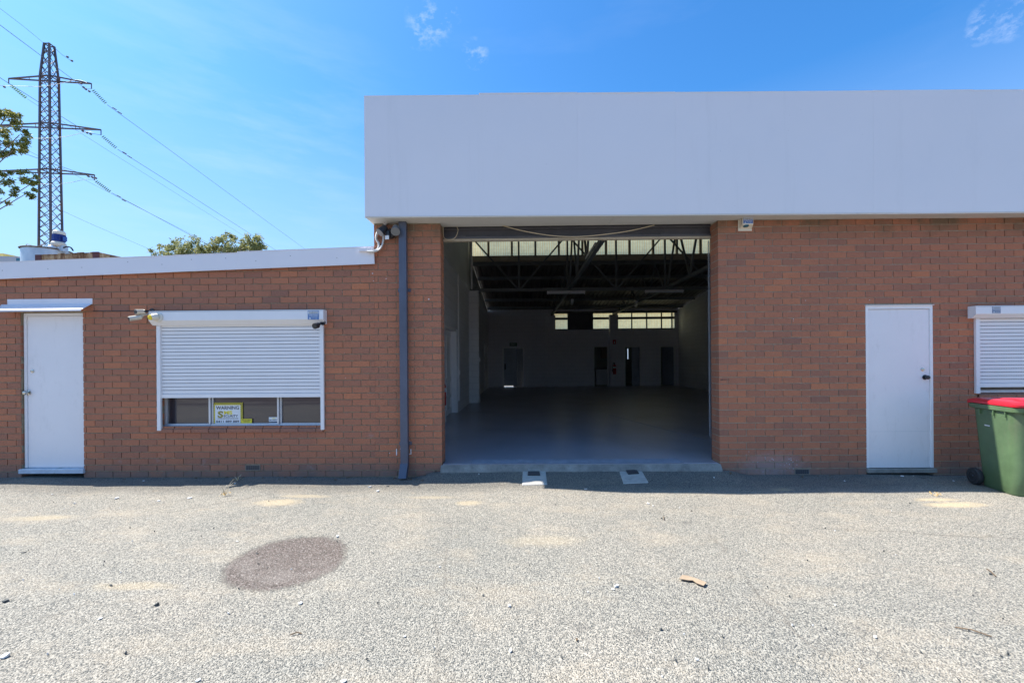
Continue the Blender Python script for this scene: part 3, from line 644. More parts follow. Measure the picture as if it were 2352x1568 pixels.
# --- main fascia: lapped sheets
YF = -0.25
fz0 = at(838, 500, YF).z; fz1 = at(2352, 489, YF).z; fx0 = at(837, 350, YF).x; fx1 = at(2352, 350, YF).x
tz0 = at(836, 218.5, YF).z; tz1 = at(2352, 206.5, YF).z
seam = [fx0, at(1101, 350, YF).x, at(1326.5, 350, YF).x, at(1552, 350, YF).x]
while seam[-1] < XE: seam.append(seam[-1] + 1.232)
def fl(z0_, z1_, x): return z0_ + (x - fx0) * (z1_ - z0_) / (fx1 - fx0)
for i in range(len(seam) - 1):
    x0, x1 = seam[i], seam[i + 1] - 0.0006; dt = (-0.012, 0.010, 0.006, 0.002, 0.002, 0.004, 0.0, 0.003)[i % 8]; y = YF - 0.0009 * (i % 2)
    za, zb_, zta, ztb = fl(fz0, fz1, x0), fl(fz0, fz1, x1), fl(tz0, tz1, x0) + dt, fl(tz0, tz1, x1) + dt
    mb = MB()
    # sheet subdivided and very slightly dished, as thin sheet is
    nx, nz = 6, 8; base = len(mb.v)
    for a in range(nx + 1):
        for c in range(nz + 1):
            u = a / nx; v = c / nz; xx = x0 + (x1 - x0) * u; zz = (za + (zb_ - za) * u) * (1 - v) + (zta + (ztb - zta) * u) * v
            mb.v.append(Vector((xx, y + 0.0035 * math.sin(u * math.pi) * math.sin(v * math.pi * 2 + i), zz)))
    for a in range(nx):
        for c in range(nz):
            q = base + a * (nz + 1) + c; mb.f.append((q, q + nz + 1, q + nz + 2, q + 1)); mb.mi.append(0); mb.tone.append(mb.t)
    mb.quad((x1, y, zb_), (x1, y + 0.02, zb_), (x1, y + 0.02, ztb), (x1, y, ztb)).quad((x0, y, za), (x0, y + 0.02, za), (x0, y + 0.02, zta), (x0, y, zta))
    mb.hexa([(x0, y - 0.003, zta - .006), (x1, y - 0.003, ztb - .006), (x1, y + 0.16, ztb - .006), (x0, y + 0.16, zta - .006)], [(x0, y - 0.003, zta + 0.002), (x1, y - 0.003, ztb + 0.002), (x1, y + 0.16, ztb + 0.002), (x0, y + 0.16, zta + 0.002)])
    mb.build('fascia_panel', M['fascia'], shed, smooth=30)
mb = MB().hexa([(fx0, YF, fz0 - .002), (XE, YF, fl(fz0, fz1, XE) - .002), (XE, YF + 0.012, fl(fz0, fz1, XE) - .002), (fx0, YF + 0.012, fz0 - .002)], [(fx0, YF - 0.006, fz0 + .014), (XE, YF - 0.006, fl(fz0, fz1, XE) + .014), (XE, YF + 0.012, fl(fz0, fz1, XE) + .014), (fx0, YF + 0.012, fz0 + .014)])
mb.build('fascia_trim', M['soffit'], shed)
mb = MB(); mb.box((fx0, YF + 0.03, fz0 + 0.01), (fx0 + 0.015, 3.0, tz0 - 0.02)); mb.box((fx0 + .015, YF + 0.24, SOF + 0.12), (XE, YF + 0.27, tz0 - 0.05)); mb.build('fascia_return', M['soffit'], shed)
# soffit boards, fascia to inner lintel
mb = MB(); bx = [fx0 + 0.01, at(1560, 510).x - 0.9, XR + 1.1, XE]
for i in range(3):
    a, b = bx[i] + (0.002 if i else 0), bx[i + 1] - 0.002
    mb.hexa([(a, YF + 0.012, fl(fz0, fz1, a) + .001), (b, YF + 0.012, fl(fz0, fz1, b) + .001), (b, 0.20, SOF + 0.002), (a, 0.20, SOF + 0.002)], [(a, YF + 0.012, fl(fz0, fz1, a) + 0.012), (b, YF + 0.012, fl(fz0, fz1, b) + 0.012), (b, 0.20, SOF + 0.014), (a, 0.20, SOF + 0.014)])
mb.build('soffit', M['soffit'], shed)

# --- lintel beam over the doorway
zb0 = at(1300, 545.5, 0.20).z; zb1 = SOF + 0.1
mb = MB(); mb.box((XL - 0.1, 0.25, zb0), (XR + 0.1, 0.26, zb1)).box((XL + .002, 0.20, zb0), (XR - .002, 0.25, zb0 + 0.012)).box((XL + .002, 0.195, zb0), (XR - .002, 0.20, zb0 + 0.028)).box((XL + .002, 0.205, at(1300, 524, .2).z), (XR - .002, 0.249, at(1300, 521, .2).z))
for px in (1062, 1112, 1523, 1600): a = at(px, 542, .24).x; mb.box((a - 0.04, 0.22, zb0 + 0.03), (a + 0.04, 0.249, zb0 + 0.055))
bm_ = mb.build('door_lintel', M['steel_dark'], shed)
mb = MB().box((XL + .002, 0.20, zb0 - 0.030), (XR - .002, 0.26, zb0 - 0.002)); mb.build('timber_strip', M['timber_strip'], bm_)
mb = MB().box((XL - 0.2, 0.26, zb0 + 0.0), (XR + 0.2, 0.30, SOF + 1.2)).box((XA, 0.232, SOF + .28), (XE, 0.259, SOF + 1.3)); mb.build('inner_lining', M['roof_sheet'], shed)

# --- concrete threshold and floor
mb = MB(); zf = SLAB - 0.008
mb.rings([[(x, y, z) for y, z in ((-0.075, -0.1), (-0.06, 0.075), (-0.05, 0.085), (-0.010, zf - .008), (0.0, zf), (0.26, zf), (0.26, -0.1))] for x in (at(1013, 1080).x, at(1650, 1080).x + 0.03)])
mb.build('concrete_threshold', M['concrete'], shed, smooth=25)
mb = MB().box((WL - 0.35, 0.262, -0.15), (WR + 0.05, Y_BACK + 0.1, SLAB)); mb.box((XL + .012, 0.004, zf + .001), (XR - .012, 0.2615, SLAB)); fl_ = tag(mb.build('floor', M['floor']), kind='structure')
mb = MB(); mb.box((WL, 5.6 - 0.1, SLAB + 0.001), (WL + 1.0, 5.602, SLAB + 0.003))
mb = MB(); e0 = gr(1085, 1056, SLAB); e1 = gr(1560, 1056, SLAB); r_ = random.Random(2)
up_ = []
n = 40
for i in range(n + 1): x = e0.x + (e1.x - e0.x) * i / n; up_.append((x, e0.y + r_.uniform(-0.012, 0.012) + (0.03 if i in (0, n) else 0), SLAB + 0.004))
for i in range(n): mb.quad((up_[i][0], 0.006, SLAB + .004), (up_[i + 1][0], 0.006, SLAB + .004), up_[i + 1], up_[i])
mb.build('worn_edge_strip', M['floor_worn'], shed)
mb = MB(); a = gr(1560, 972, SLAB); b = gr(1633, 1013, SLAB); mb.bar((a.x - 1.2, a.y + 1.45, SLAB + .002), (b.x, b.y, SLAB + 0.002), 0.012, 0.003); mb.build('floor_joint', M['floor_worn'], shed)

# ------------------------------------------------------------------ warehouse interior
CY = 8.1                                   # plane of the main truss, clerestory just behind
def rz(y): return 5.06 + (CY + 0.9 - y) * 0.125   # back roof plane, falling to the rear
DO0, DO1, DOT = 3.9, 5.62, SLAB + 2.2      # doorway in the left wall (y range)
mb = MB()
mb.quad((WL, 0.26, SLAB), (WL, DO0, SLAB), (WL, DO0, 3.86), (WL, 0.26, 3.86)).quad((WL, DO1, SLAB), (WL, Y_BACK, SLAB), (WL, Y_BACK, 3.86), (WL, DO1, 3.86)).quad((WL, DO0, DOT), (WL, DO1, DOT), (WL, DO1, 3.86), (WL, DO0, 3.86))
mb.quad((WL - 0.22, DO0, SLAB), (WL, DO0, SLAB), (WL, DO0, DOT), (WL - 0.22, DO0, DOT)).quad((WL - 0.22, DO1, SLAB), (WL, DO1, SLAB), (WL, DO1, DOT), (WL - 0.22, DO1, DOT)).quad((WL - .22, DO0, DOT), (WL, DO0, DOT), (WL, DO1, DOT), (WL - .22, DO1, DOT))
mb.build('side_wall', M['block_side'], shed)
mb = MB(); mb.box((WL - 0.28, 0.25, -0.2), (WL - 0.25, Y_BACK + .2, 4.05)); mb.quad((WL - .02, 0.26, 3.86), (WL - .02, Y_BACK, 3.86), (WL - .02, Y_BACK, 4.05), (WL - .02, CY + .95, 5.0), (WL - .02, CY + .94, 6.28), (WL - .02, 1.9, 5.86), (WL - .02, 0.26, 4.6)).box((WL - 0.02, 0.26, 3.84), (WL + 0.012, 5.7, 3.88)); mb.build('upper_cladding', M['cladding'], shed)
mb = MB(); mb.prism([(0, 0)] * 0 or [(WR, SLAB), (WR + .2, SLAB), (WR + .2, 4.05), (WR, 4.05)], 0.26, Y_BACK + .2); mb.hexa([(WR, .26, 4.05), (WR, Y_BACK + .2, 4.05), (WR, CY + .95, 5.0), (WR, CY + .94, 6.28), (WR, 1.9, 5.86), (WR, .26, 4.6)], [(WR + .2, .26, 4.05), (WR + .2, Y_BACK + .2, 4.05), (WR + .2, CY + .95, 5.0), (WR + .2, CY + .94, 6.28), (WR + .2, 1.9, 5.86), (WR + .2, .26, 4.6)]); mb.build('side_wall', M['block_side'], shed)
# inner leaf of the front wall either side of the doorway
mb = MB(); mb.box((WL - 0.25, 0.23, SLAB), (XL - 0.11, 0.26, SOF + 1.3)).build('inner_leaf', M['block_back'], shed); mb = MB().box((XR + 0.11, 0.235, SLAB), (XE, 0.26, SOF + 1.3)); mb.build('inner_leaf', M['block_back'], shed)
mb = MB(); mb.box((XL - 0.11, 0.231, SLAB), (XL - 0.001, 0.24, SOF)).build('door_track', M['steel_dark'], shed); mb = MB().box((XR + 0.001, 0.231, SLAB), (XR + 0.11, 0.24, SOF)); mb.build('door_track', M['steel_dark'], shed)
# double door in the left wall
mb = MB(); yd0, yd1 = DO0 + 0.002, DO1 - 0.06
dA = MB().box((WL - 0.20, DO0 + 0.05, SLAB + 0.01), (WL - 0.16, DO1 - 0.06, DOT - 0.06)).build('door', M['white_paint'], shed)
mb.box((WL - 0.215, DO1 - 0.055, SLAB), (WL - 0.02, DO1 - 0.002, DOT - 0.002)).box((WL - 0.215, DO0 + .002, SLAB), (WL - 0.02, DO0 + 0.045, DOT - 0.002)).box((WL - 0.215, DO0 + 0.045, DOT - 0.055), (WL - 0.02, DO1 - 0.055, DOT - 0.002))
mb.build('door_frame', M['white_paint'], dA)
mb = MB()
for y0_ in (DO0 + 0.12, DO0 + 0.9):
    for z0_, z1_ in ((SLAB + 0.15, SLAB + 0.45), (SLAB + 0.5, SLAB + 0.85), (SLAB + 0.95, SLAB + 2.0)):
        for (a, b, c, d) in ((y0_, y0_ + .6, z0_, z0_ + .02), (y0_, y0_ + .6, z1_ - .02, z1_), (y0_, y0_ + .02, z0_ + .02, z1_ - .02), (y0_ + .58, y0_ + .6, z0_ + .02, z1_ - .02)): mb.box((WL - 0.162, a, c), (WL - 0.148, b, d))
mb.build('door_moulding', M['white_paint'], dA)
# pier and vertical conduits on the left wall
px0 = at(1078.5, 800, CY).x; px1 = at(1100, 800, CY).x; pzt = at(1090, 667.5, CY).z
mb = MB().box((WL + .001, CY, SLAB), (px1, CY + 0.35, pzt)); mb.build('pillar', M['block_white'], shed)
mb = MB().box((at(1080.5, 600, CY).x, CY + 0.02, pzt + 0.06), (at(1084.5, 600, CY).x, CY + 0.09, 6.2)).build('conduit', M['block_white'], shed)
mb = MB().tube([(WL + 0.02, 5.70, SLAB + 0.3), (WL + 0.02, 5.70, 3.86)], 0.018, 8); mb.box((WL, 5.68, SLAB + 1.0), (WL + 0.05, 5.74, SLAB + 1.12)); mb.build('conduit', M['white_paint'], shed)
mb = MB(); a = at(1075.5, 826, CY - .1); mb.box((WL + .001, CY - 0.12, a.z - 0.07), (WL + 0.03, CY - 0.04, a.z + 0.07)); mb.build('light_switch', M['white_paint'], shed); mb = MB(); mb.box((px1, CY + 0.10, a.z - .07), (px1 + .03, CY + .2, a.z + .07)); mb.build('light_switch', M['white_paint'], shed)
# far side door on the left wall
mb = MB().box((WL, 13.6, SLAB), (WL + 0.05, 13.66, SLAB + 2.1)).box((WL, 15.6, SLAB), (WL + 0.05, 15.66, SLAB + 2.1)).box((WL, 13.66, SLAB + 2.04), (WL + 0.05, 15.6, SLAB + 2.1)).box((WL + .004, 13.66, SLAB + 0.01), (WL + 0.012, 15.6, SLAB + 2.04)); mb.build('door', M['block_white'], shed)

# back wall with its openings
def bx_(p): return at(p, 850, Y_BACK).x
def bz_(q, p=1350): return at(p, q, Y_BACK).z
c0, c1, c2, c3 = bx_(1274), bx_(1400), bx_(1418.5), bx_(1551)
czb, czt = bz_(757), bz_(719.5)
BO = [(bx_(1156), bx_(1202), SLAB, bz_(798, 1180)), (bx_(1364.5), bx_(1396), SLAB, bz_(796)), (bx_(1435.5), bx_(1471), SLAB, bz_(796, 1450)), (bx_(1517), bx_(1549), SLAB, bz_(795.5, 1530)), (c0, c3, czb, czt)]
bt = rz(Y_BACK)
mb = MB(); core(mb, WL - .02, WR, SLAB, bt, BO, Y_BACK, Y_BACK + 0.2); mb.build('rear_wall', M['block_back'], shed)
for (p0_, p1_) in ((1256.5, 1275.5), (1399.5, 1418.5)):
    MB().box((bx_(p0_), Y_BACK - 0.22, SLAB), (bx_(p1_), Y_BACK - 0.001, bz_(724))).build('pillar', M['block_back'], shed)
# rear clerestory glazing
mb = MB().quad((c0, Y_BACK + 0.1, czb), (c3, Y_BACK + 0.1, czb), (c3, Y_BACK + 0.1, czt), (c0, Y_BACK + 0.1, czt)); gl2 = mb.build('clerestory', M['fibreglass'], shed)
mb = MB(); zbar = bz_(731); mb.box((c0, Y_BACK + 0.03, zbar - 0.06), (c3, Y_BACK + 0.09, zbar + 0.06)).box((c0, Y_BACK + 0.03, czb - 0.03), (c3, Y_BACK + 0.09, czb + 0.05)).box((bx_(1304.5), Y_BACK + 0.02, czb + .05), (bx_(1363.5), Y_BACK + 0.08, czt + .01))
for p in (1418, 1452.5, 1487, 1521, 1545): x = bx_(p); mb.box((x - 0.03, Y_BACK + 0.035, czb + .05), (x + 0.03, Y_BACK + 0.085, czt))
mb.build('clerestory_frame', M['steel_dark'], gl2)
mb = MB().box((c0 - .1, Y_BACK - 0.03, czt), (c3 + .1, Y_BACK + 0.02, czt + 0.10)); mb.build('eaves_beam', M['truss'], shed)
# rooms behind the rear doorways
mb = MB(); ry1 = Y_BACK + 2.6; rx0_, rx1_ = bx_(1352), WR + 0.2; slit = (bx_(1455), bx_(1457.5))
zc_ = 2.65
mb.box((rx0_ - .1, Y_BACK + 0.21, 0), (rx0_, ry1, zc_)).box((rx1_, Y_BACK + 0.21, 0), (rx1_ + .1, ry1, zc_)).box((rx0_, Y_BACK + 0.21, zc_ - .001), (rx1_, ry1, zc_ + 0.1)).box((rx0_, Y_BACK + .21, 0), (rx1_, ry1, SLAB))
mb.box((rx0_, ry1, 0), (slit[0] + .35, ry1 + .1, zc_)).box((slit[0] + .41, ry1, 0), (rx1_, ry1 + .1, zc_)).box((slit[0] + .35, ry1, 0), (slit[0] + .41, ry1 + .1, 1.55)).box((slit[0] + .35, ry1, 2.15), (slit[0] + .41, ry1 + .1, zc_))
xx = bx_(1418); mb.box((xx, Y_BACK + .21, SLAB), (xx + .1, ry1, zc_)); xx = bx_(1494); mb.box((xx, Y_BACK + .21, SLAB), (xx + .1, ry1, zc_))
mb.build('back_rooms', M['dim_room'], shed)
mb = MB()
for i in (1, 2, 3):
    a, b, _, t = BO[i]
    mb.box((a - .05, Y_BACK - 0.02, SLAB), (a + .02, Y_BACK + .02, t + .02)).box((b - .02, Y_BACK - 0.02, SLAB), (b + .05, Y_BACK + .02, t + .02)).box((a + .02, Y_BACK - .02, t - .02), (b - .02, Y_BACK + .02, t + .02))
mb.build('door_frames', M['block_white'], shed)
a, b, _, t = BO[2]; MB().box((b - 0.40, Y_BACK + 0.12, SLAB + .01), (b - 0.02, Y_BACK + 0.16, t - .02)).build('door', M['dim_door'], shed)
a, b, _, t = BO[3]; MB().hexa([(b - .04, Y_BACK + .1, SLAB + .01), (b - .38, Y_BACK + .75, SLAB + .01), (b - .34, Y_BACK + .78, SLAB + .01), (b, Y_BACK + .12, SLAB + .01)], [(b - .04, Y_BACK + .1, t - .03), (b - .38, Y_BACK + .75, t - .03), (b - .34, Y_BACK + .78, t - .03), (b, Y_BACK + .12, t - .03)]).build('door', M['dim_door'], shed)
# kitchen bench and cupboard in the first room
kb = at(1390, 843, Y_BACK + 1).x
kt = thing('kitchen_bench', (kb, Y_BACK + 1.6, SLAB), 'pale kitchen bench with dark top seen through the left rear doorway', 'bench')
MB().box((kb - .45, Y_BACK + 1.2, SLAB), (kb + .15, Y_BACK + 2.2, SLAB + .86)).build('cabinet', M['white_paint'], kt)
MB().box((kb - .48, Y_BACK + 1.17, SLAB + .862), (kb + .15, Y_BACK + 2.2, SLAB + .90)).build('bench_top', M['black'], kt)
tag(MB().box((kb - .05, Y_BACK + 1.8, SLAB + 1.45), (kb + .3, Y_BACK + 2.2, SLAB + 2.2)).build('wall_cupboard', M['timber_strip']), 'small timber wall cupboard above the bench in the rear kitchenette', 'cupboard')
# exit door: frame, leaf hung clear of the floor, dark sheeting outside
a, b, _, t = BO[0]
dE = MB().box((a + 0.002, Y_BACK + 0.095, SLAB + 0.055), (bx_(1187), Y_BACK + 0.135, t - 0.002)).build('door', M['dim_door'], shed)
MB().box((a - .05, Y_BACK - .03, SLAB), (a + .035, Y_BACK + .09, t + .03)).box((b - .03, Y_BACK - .03, SLAB), (b + .04, Y_BACK + .09, t + .03)).box((a + .035, Y_BACK - .03, t - .03), (b - .03, Y_BACK + .09, t + .03)).build('door_frame', M['white_paint'], dE)
mb = MB()
mb.box((a + .06, Y_BACK + .07, 1.05), (a + .13, Y_BACK + .10, 1.35))
mb.build('door_lock', M['black'], dE)
mb = MB(); x = bx_(1187.5) - .2
while x < b + .6: mb.box((x, Y_BACK + 0.35, 0), (x + 0.05, Y_BACK + 0.38, 2.6)); mb.box((x + .05, Y_BACK + 0.37, 0), (x + 0.09, Y_BACK + 0.40, 2.6)); x += 0.09
for zz in (0.5, 1.35, 2.2): mb.box((bx_(1187.5), Y_BACK + 0.31, zz), (b + .6, Y_BACK + 0.348, zz + .04))
tag(mb.build('sheet_fence', M['black']), 'dark ribbed metal fence panel just outside the rear exit door', 'fence')
# main truss
TX = M['truss']
mb = MB(); zc1 = 3.83; zt1 = 5.62
mb.box((px1 - .3, CY + 0.10, zc1 - 0.05), (WR, CY + 0.20, zc1 + 0.05)).box((WL, CY + 0.10, zt1), (WR, CY + 0.20, zt1 + 0.1))
tr_ = mb.build('roof_truss', TX, shed)
mb = MB(); nodes = [-0.06 + 3.18 * i for i in range(-0, 3)]
for nx_ in [-1.65 + 1.59 * i for i in range(0, 7)]: mb.bar((nx_, CY + 0.15, zc1 + .05), (nx_, CY + 0.15, zt1), 0.055, 0.055)
for nx_ in nodes + []:
    for s_ in (-1, 1):
        e = nx_ + s_ * 1.59
        if WL - .1 < e < WR + .3: mb.bar((nx_ + s_ * .06, CY + 0.12, zc1 + .05), (e, CY + 0.12, zt1), 0.045, 0.045)
mb.build('truss_webs', TX, tr_)
# trusses running front to back
for X in (1.58, 4.73):
    mb = MB(); mb.box((X - .045, 0.5, zc1 - 0.03), (X + .045, CY + .05, zc1 + 0.05)).box((X - .04, 1.9, 5.62), (X + .04, CY + .05, 5.7)).box((X - .045, CY + .25, zc1 - 0.03), (X + .045, Y_BACK - .1, zc1 + .05))
    t2 = mb.build('roof_truss', TX, shed); mb = MB(); y = CY
    while y > 1.5:
        mb.bar((X, y, zc1 + .05), (X, y - 0.9, 5.62), 0.05); mb.bar((X, y - 0.9, 5.62), (X, y - 1.8, zc1 + .05), 0.05); y -= 1.8
    y = CY + .4
    while y < Y_BACK - 2:
        mb.bar((X, y, zc1 + .05), (X, y + 0.8, rz(y + .8) - .14), 0.04); mb.bar((X, y + 0.8, rz(y + .8) - .14), (X, y + 1.6, zc1 + .05), 0.04); y += 1.6
    for yy in (1.9, 2.3, 2.75, 3.2, 4.0, 4.6, 5.2, 6.1, 6.8): mb.box((X - .05, yy, zc1 - .035), (X + .05, yy + .05, zc1 + .055))
    mb.build('truss_webs', TX, t2)
# purlins, clerestory, roofs
mb = MB()
for y in (CY + 1.25, CY + 2.85, CY + 4.45, CY + 6.05, CY + 7.5): mb.box((WL, y, rz(y) - 0.13), (WR, y + 0.06, rz(y) - 0.01))
mb.build('purlins', TX, shed)
CZ0 = 5.10
mb = MB().quad((WL, CY + 0.95, CZ0), (WR, CY + 0.95, CZ0), (WR, CY + 0.95, 6.25), (WL, CY + 0.95, 6.25)); gl1 = mb.build('clerestory', M['fibreglass'], shed)
mb = MB(); mb.box((WL, CY + 0.80, CZ0 - 0.16), (WR, CY + 0.94, CZ0 + .02)); x = WL + 0.25
x = at(1178 - 56, 570, CY + .9).x
while x < WR: mb.box((x - .035, CY + 0.86, CZ0), (x + .035, CY + 0.94, 6.25)); x += 0.81
mb.build('clerestory_frame', M['timber_strip'], gl1)
def corrug(x0, x1, ya, za, yb, zb_, p=0.19, h=0.03, th=0.002):
    mb = MB(); x = x0; pr = []
    while x < x1: pr += [(x, 0), (x + p * .55, 0), (x + p * .68, h), (x + p * .87, h)]; x += p
    for i in range(len(pr) - 1):
        (a, ha), (b, hb) = pr[i], pr[i + 1]
        mb.quad((a, ya, za + ha), (b, ya, za + hb), (b, yb, zb_ + hb), (a, yb, zb_ + ha))
    return mb
MB().hexa([(WL - .35, CY + 1.2, rz(CY + 1.2) + .06), (XE, CY + 1.2, rz(CY + 1.2) + .06), (XE, Y_BACK + .45, rz(Y_BACK + .45) + .06), (WL - .35, Y_BACK + .45, rz(Y_BACK + .45) + .06)], [(WL - .35, CY + 1.2, rz(CY + 1.2) + .065), (XE, CY + 1.2, rz(CY + 1.2) + .065), (XE, Y_BACK + .45, rz(Y_BACK + .45) + .065), (WL - .35, Y_BACK + .45, rz(Y_BACK + .45) + .065)]).build('roof_bounce_sheet', M['roof_out'], shed)  # unseen pale sheet added above the roof to bounce sunlight into the clerestory
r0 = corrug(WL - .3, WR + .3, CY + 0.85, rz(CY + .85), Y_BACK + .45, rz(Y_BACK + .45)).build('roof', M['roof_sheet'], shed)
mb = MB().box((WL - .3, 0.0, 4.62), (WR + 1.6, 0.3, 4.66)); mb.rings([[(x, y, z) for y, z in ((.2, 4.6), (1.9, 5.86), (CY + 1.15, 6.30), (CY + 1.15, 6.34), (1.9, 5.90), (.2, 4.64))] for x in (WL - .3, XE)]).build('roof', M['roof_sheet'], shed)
mb = MB().quad((WL - .25, .26, 4.4), (WL - .25, CY + .95, 4.4), (WL - .25, CY + .95, 6.32), (WL - .25, 1.9, 5.88), (WL - .25, .26, 4.65)).build('outer_wall', M['cladding'], shed); mb = MB().box((WR + .2, .26, 0), (XE, .3, 4.6)).box((XE - .02, .3, 0), (XE, Y_BACK + 3, 4.6)); mb.build('outer_wall', M['cladding'], shed)

# fluorescent battens under the main chord
def batten(cx, y, z, label, rot=0, ln=1.24):
    t = thing('fluorescent_light', (cx, y, z), label, 'ceiling light', 'fluorescent battens in the warehouse'); t.rotation_euler = (0, 0, rot)
    def add(m, n, mt):
        o = m.build(n, mt, None, origin=(0, 0, 0)); o.parent = t; o.location = (0, 0, 0); return o
    add(MB().rings([[(x, y_, z_) for y_, z_ in ((-0.06, 0.02), (-0.045, 0.08), (0.045, 0.08), (0.06, 0.02))] for x in (-ln / 2, ln / 2)]), 'light_housing', M['white_paint'])
    add(MB().tube([(-ln / 2 + .03, -0.02, 0.0), (ln / 2 - .03, -0.02, 0.0)], 0.014, 8), 'light_tube', M['sign_white'])
    add(MB().box((-ln / 2, -.03, -.02), (-ln / 2 + .03, .03, .02)), 'lamp_holder', M['white_paint'])
    add(MB().box((ln / 2 - .03, -.03, -.02), (ln / 2, .03, .02)), 'lamp_holder', M['white_paint'])
a = at(1300.5, 672, CY + .1); batten(a.x, CY + .15, a.z - .02, 'white fluorescent batten under the truss, above the rear clerestory left half')
a = at(1526.5, 669, CY + .1); batten(a.x, CY + .15, a.z - .02, 'white fluorescent batten under the truss nearest the right wall')
a = at(1352, 590, 4.2); batten(a.x + .03, 3.9, a.z, 'white fluorescent batten seen end-on beside the front-to-back truss', math.pi / 2)
a = at(1461, 700, 12); batten(a.x, 12, a.z, 'small far batten hanging end-on near the rear clerestory', math.pi / 2 - .25)
a = at(1314, 690, 12.5); batten(a.x, 12.5, a.z - .1, 'faint far batten on edge left of centre near the rear roof', math.pi / 2 - .1)

# exit sign, extinguishers and their sign
ex = at(1179, 791, Y_BACK - .05)
t = thing('exit_sign', (ex.x, Y_BACK - .06, ex.z - .08), 'dark green EXIT sign above the rear exit door', 'sign')
MB().box((ex.x - .19, Y_BACK - .06, ex.z - .08), (ex.x + .19, Y_BACK - .001, ex.z + .09)).build('sign_box', paint('exit_green', (0.03, 0.10, 0.06), 0.4), t)
lettering([('EXIT', ex.x, ex.z - .05, .11, .26, Y_BACK - .062)], t, M['sign_white'])
def extinguisher(c, label, s=1.0):
    t = thing('fire_extinguisher', c, label, 'fire extinguisher', 'fire extinguishers'); x, y, z = c
    cy = MB().lathe((x, y, z), [(0, .05 * s), (.01, .08 * s), (.42 * s, .08 * s), (.47 * s, .06 * s), (.50 * s, .025 * s)], n=20).build('cylinder', M['red'], t, smooth=40)
    MB().lathe((x, y, z + .30 * s), [(0, .0815 * s), (.09 * s, .0815 * s)], n=20).build('white_band', M['sign_white'], cy, smooth=40)
    MB().box((x - .02, y - .02, z + .50 * s), (x + .02, y + .02, z + .55 * s)).box((x - .09 * s, y - .012, z + .55 * s), (x + .03, y + .012, z + .575 * s)).build('valve_handle', M['black'], t)
    MB().tube([(x - .02, y, z + .53 * s), (x - .10 * s, y, z + .5 * s), (x - .12 * s, y, z + .35 * s), (x - .1 * s, y, z + .12 * s)], .012, 6).build('hose', M['black'], t)
a = at(1411.5, 859, Y_BACK - .3); extinguisher((a.x, Y_BACK - .32, a.z), 'red fire extinguisher hung on the rear pillar below its sign', 1.0)
a = at(1016.5, 931, 3.72); extinguisher((a.x, 3.72, a.z), 'red fire extinguisher half hidden behind the left brick jamb')
a = at(1411, 785.5, Y_BACK - .22)
t = thing('extinguisher_sign', (a.x, Y_BACK - .225, a.z - .1), 'small dark red extinguisher location sign high on the rear pillar', 'sign')
MB().box((a.x - .08, Y_BACK - .228, a.z - .10), (a.x + .08, Y_BACK - .221, a.z + .12)).build('sign_plate', M['red'], t)
MB().lathe((a.x, Y_BACK - .2285, a.z + .0), [(0, .02), (.001, .02)], (0, -1, 0), 10).box((a.x - .02, Y_BACK - .2295, a.z - .06), (a.x + .02, Y_BACK - .2285, a.z + .04)).build('pictogram', M['sign_white'], t)
mb = MB().box((bx_(1213.5), Y_BACK - .03, bz_(822)), (bx_(1217), Y_BACK - .001, bz_(817))); mb.build('light_switch', M['white_paint'], shed)
# lifting chain by the right jamb
mb = MB(); a = at(1627.5, 556, 0.42); z = a.z + .02; x = a.x; i = 0
top = z; bot = at(1635, 1000, .42).z
while z > bot:
    dx = 0.012 if i % 2 else 0.003; dy = 0.003 if i % 2 else 0.012
    for s_ in (-1, 1): mb.bar((x + s_ * dx * .8, 0.42 + s_ * dy * .8, z), (x + s_ * dx * .8, 0.42 + s_ * dy * .8, z - 0.034), 0.005, 0.005)
    mb.bar((x - dx, 0.42 - dy, z), (x + dx, 0.42 + dy, z), 0.005); mb.bar((x - dx, .42 - dy, z - .034), (x + dx, .42 + dy, z - .034), .005)
    z -= 0.028; i += 1
tag(mb.build('hoist_chain', M['alu']), 'thin steel pull chain hanging inside the right jamb of the doorway', 'chain')
# cables over the lintel
def rope(pts, r, name, mat, label, cat):
    P = [Vector(p) for p in pts]; out = []
    for i in range(len(P) - 1):
        p0_, p1_, p2_, p3_ = P[max(i - 1, 0)], P[i], P[i + 1], P[min(i + 2, len(P) - 1)]
        for k_ in range(8):
            t = k_ / 8; out.append(0.5 * ((2 * p1_) + (-p0_ + p2_) * t + (2 * p0_ - 5 * p1_ + 4 * p2_ - p3_) * t * t + (-p0_ + 3 * p1_ - 3 * p2_ + p3_) * t ** 3))
    out.append(P[-1]); return tag(MB().tube(out, r, 6).build(name, mat, smooth=60), label, cat) if label else MB().tube(out, r, 6)
M['cable'] = paint('tan_cable', (0.62, 0.52, 0.36), 0.5)
rope([at(1153, 518, .17), at(1200, 530, .16), at(1262, 540.5, .16), at(1325, 543.5, .16), at(1400, 537, .16), at(1452, 529, .16), at(1503, 517, .17)], 0.006, 'loose_cable', M['cable'], 'long tan cable sagging across the front of the dark lintel', 'cable')
rope([at(1048, 519, .17), at(1052, 529, .16), at(1046, 545, .16), at(1034, 550, .16), at(1022, 548, .17), at(1018.5, 540, .17), at(1018, 520, .18)], 0.004, 'loose_cable', M['cable'], 'short cable loop at the left end of the dark lintel', 'cable')

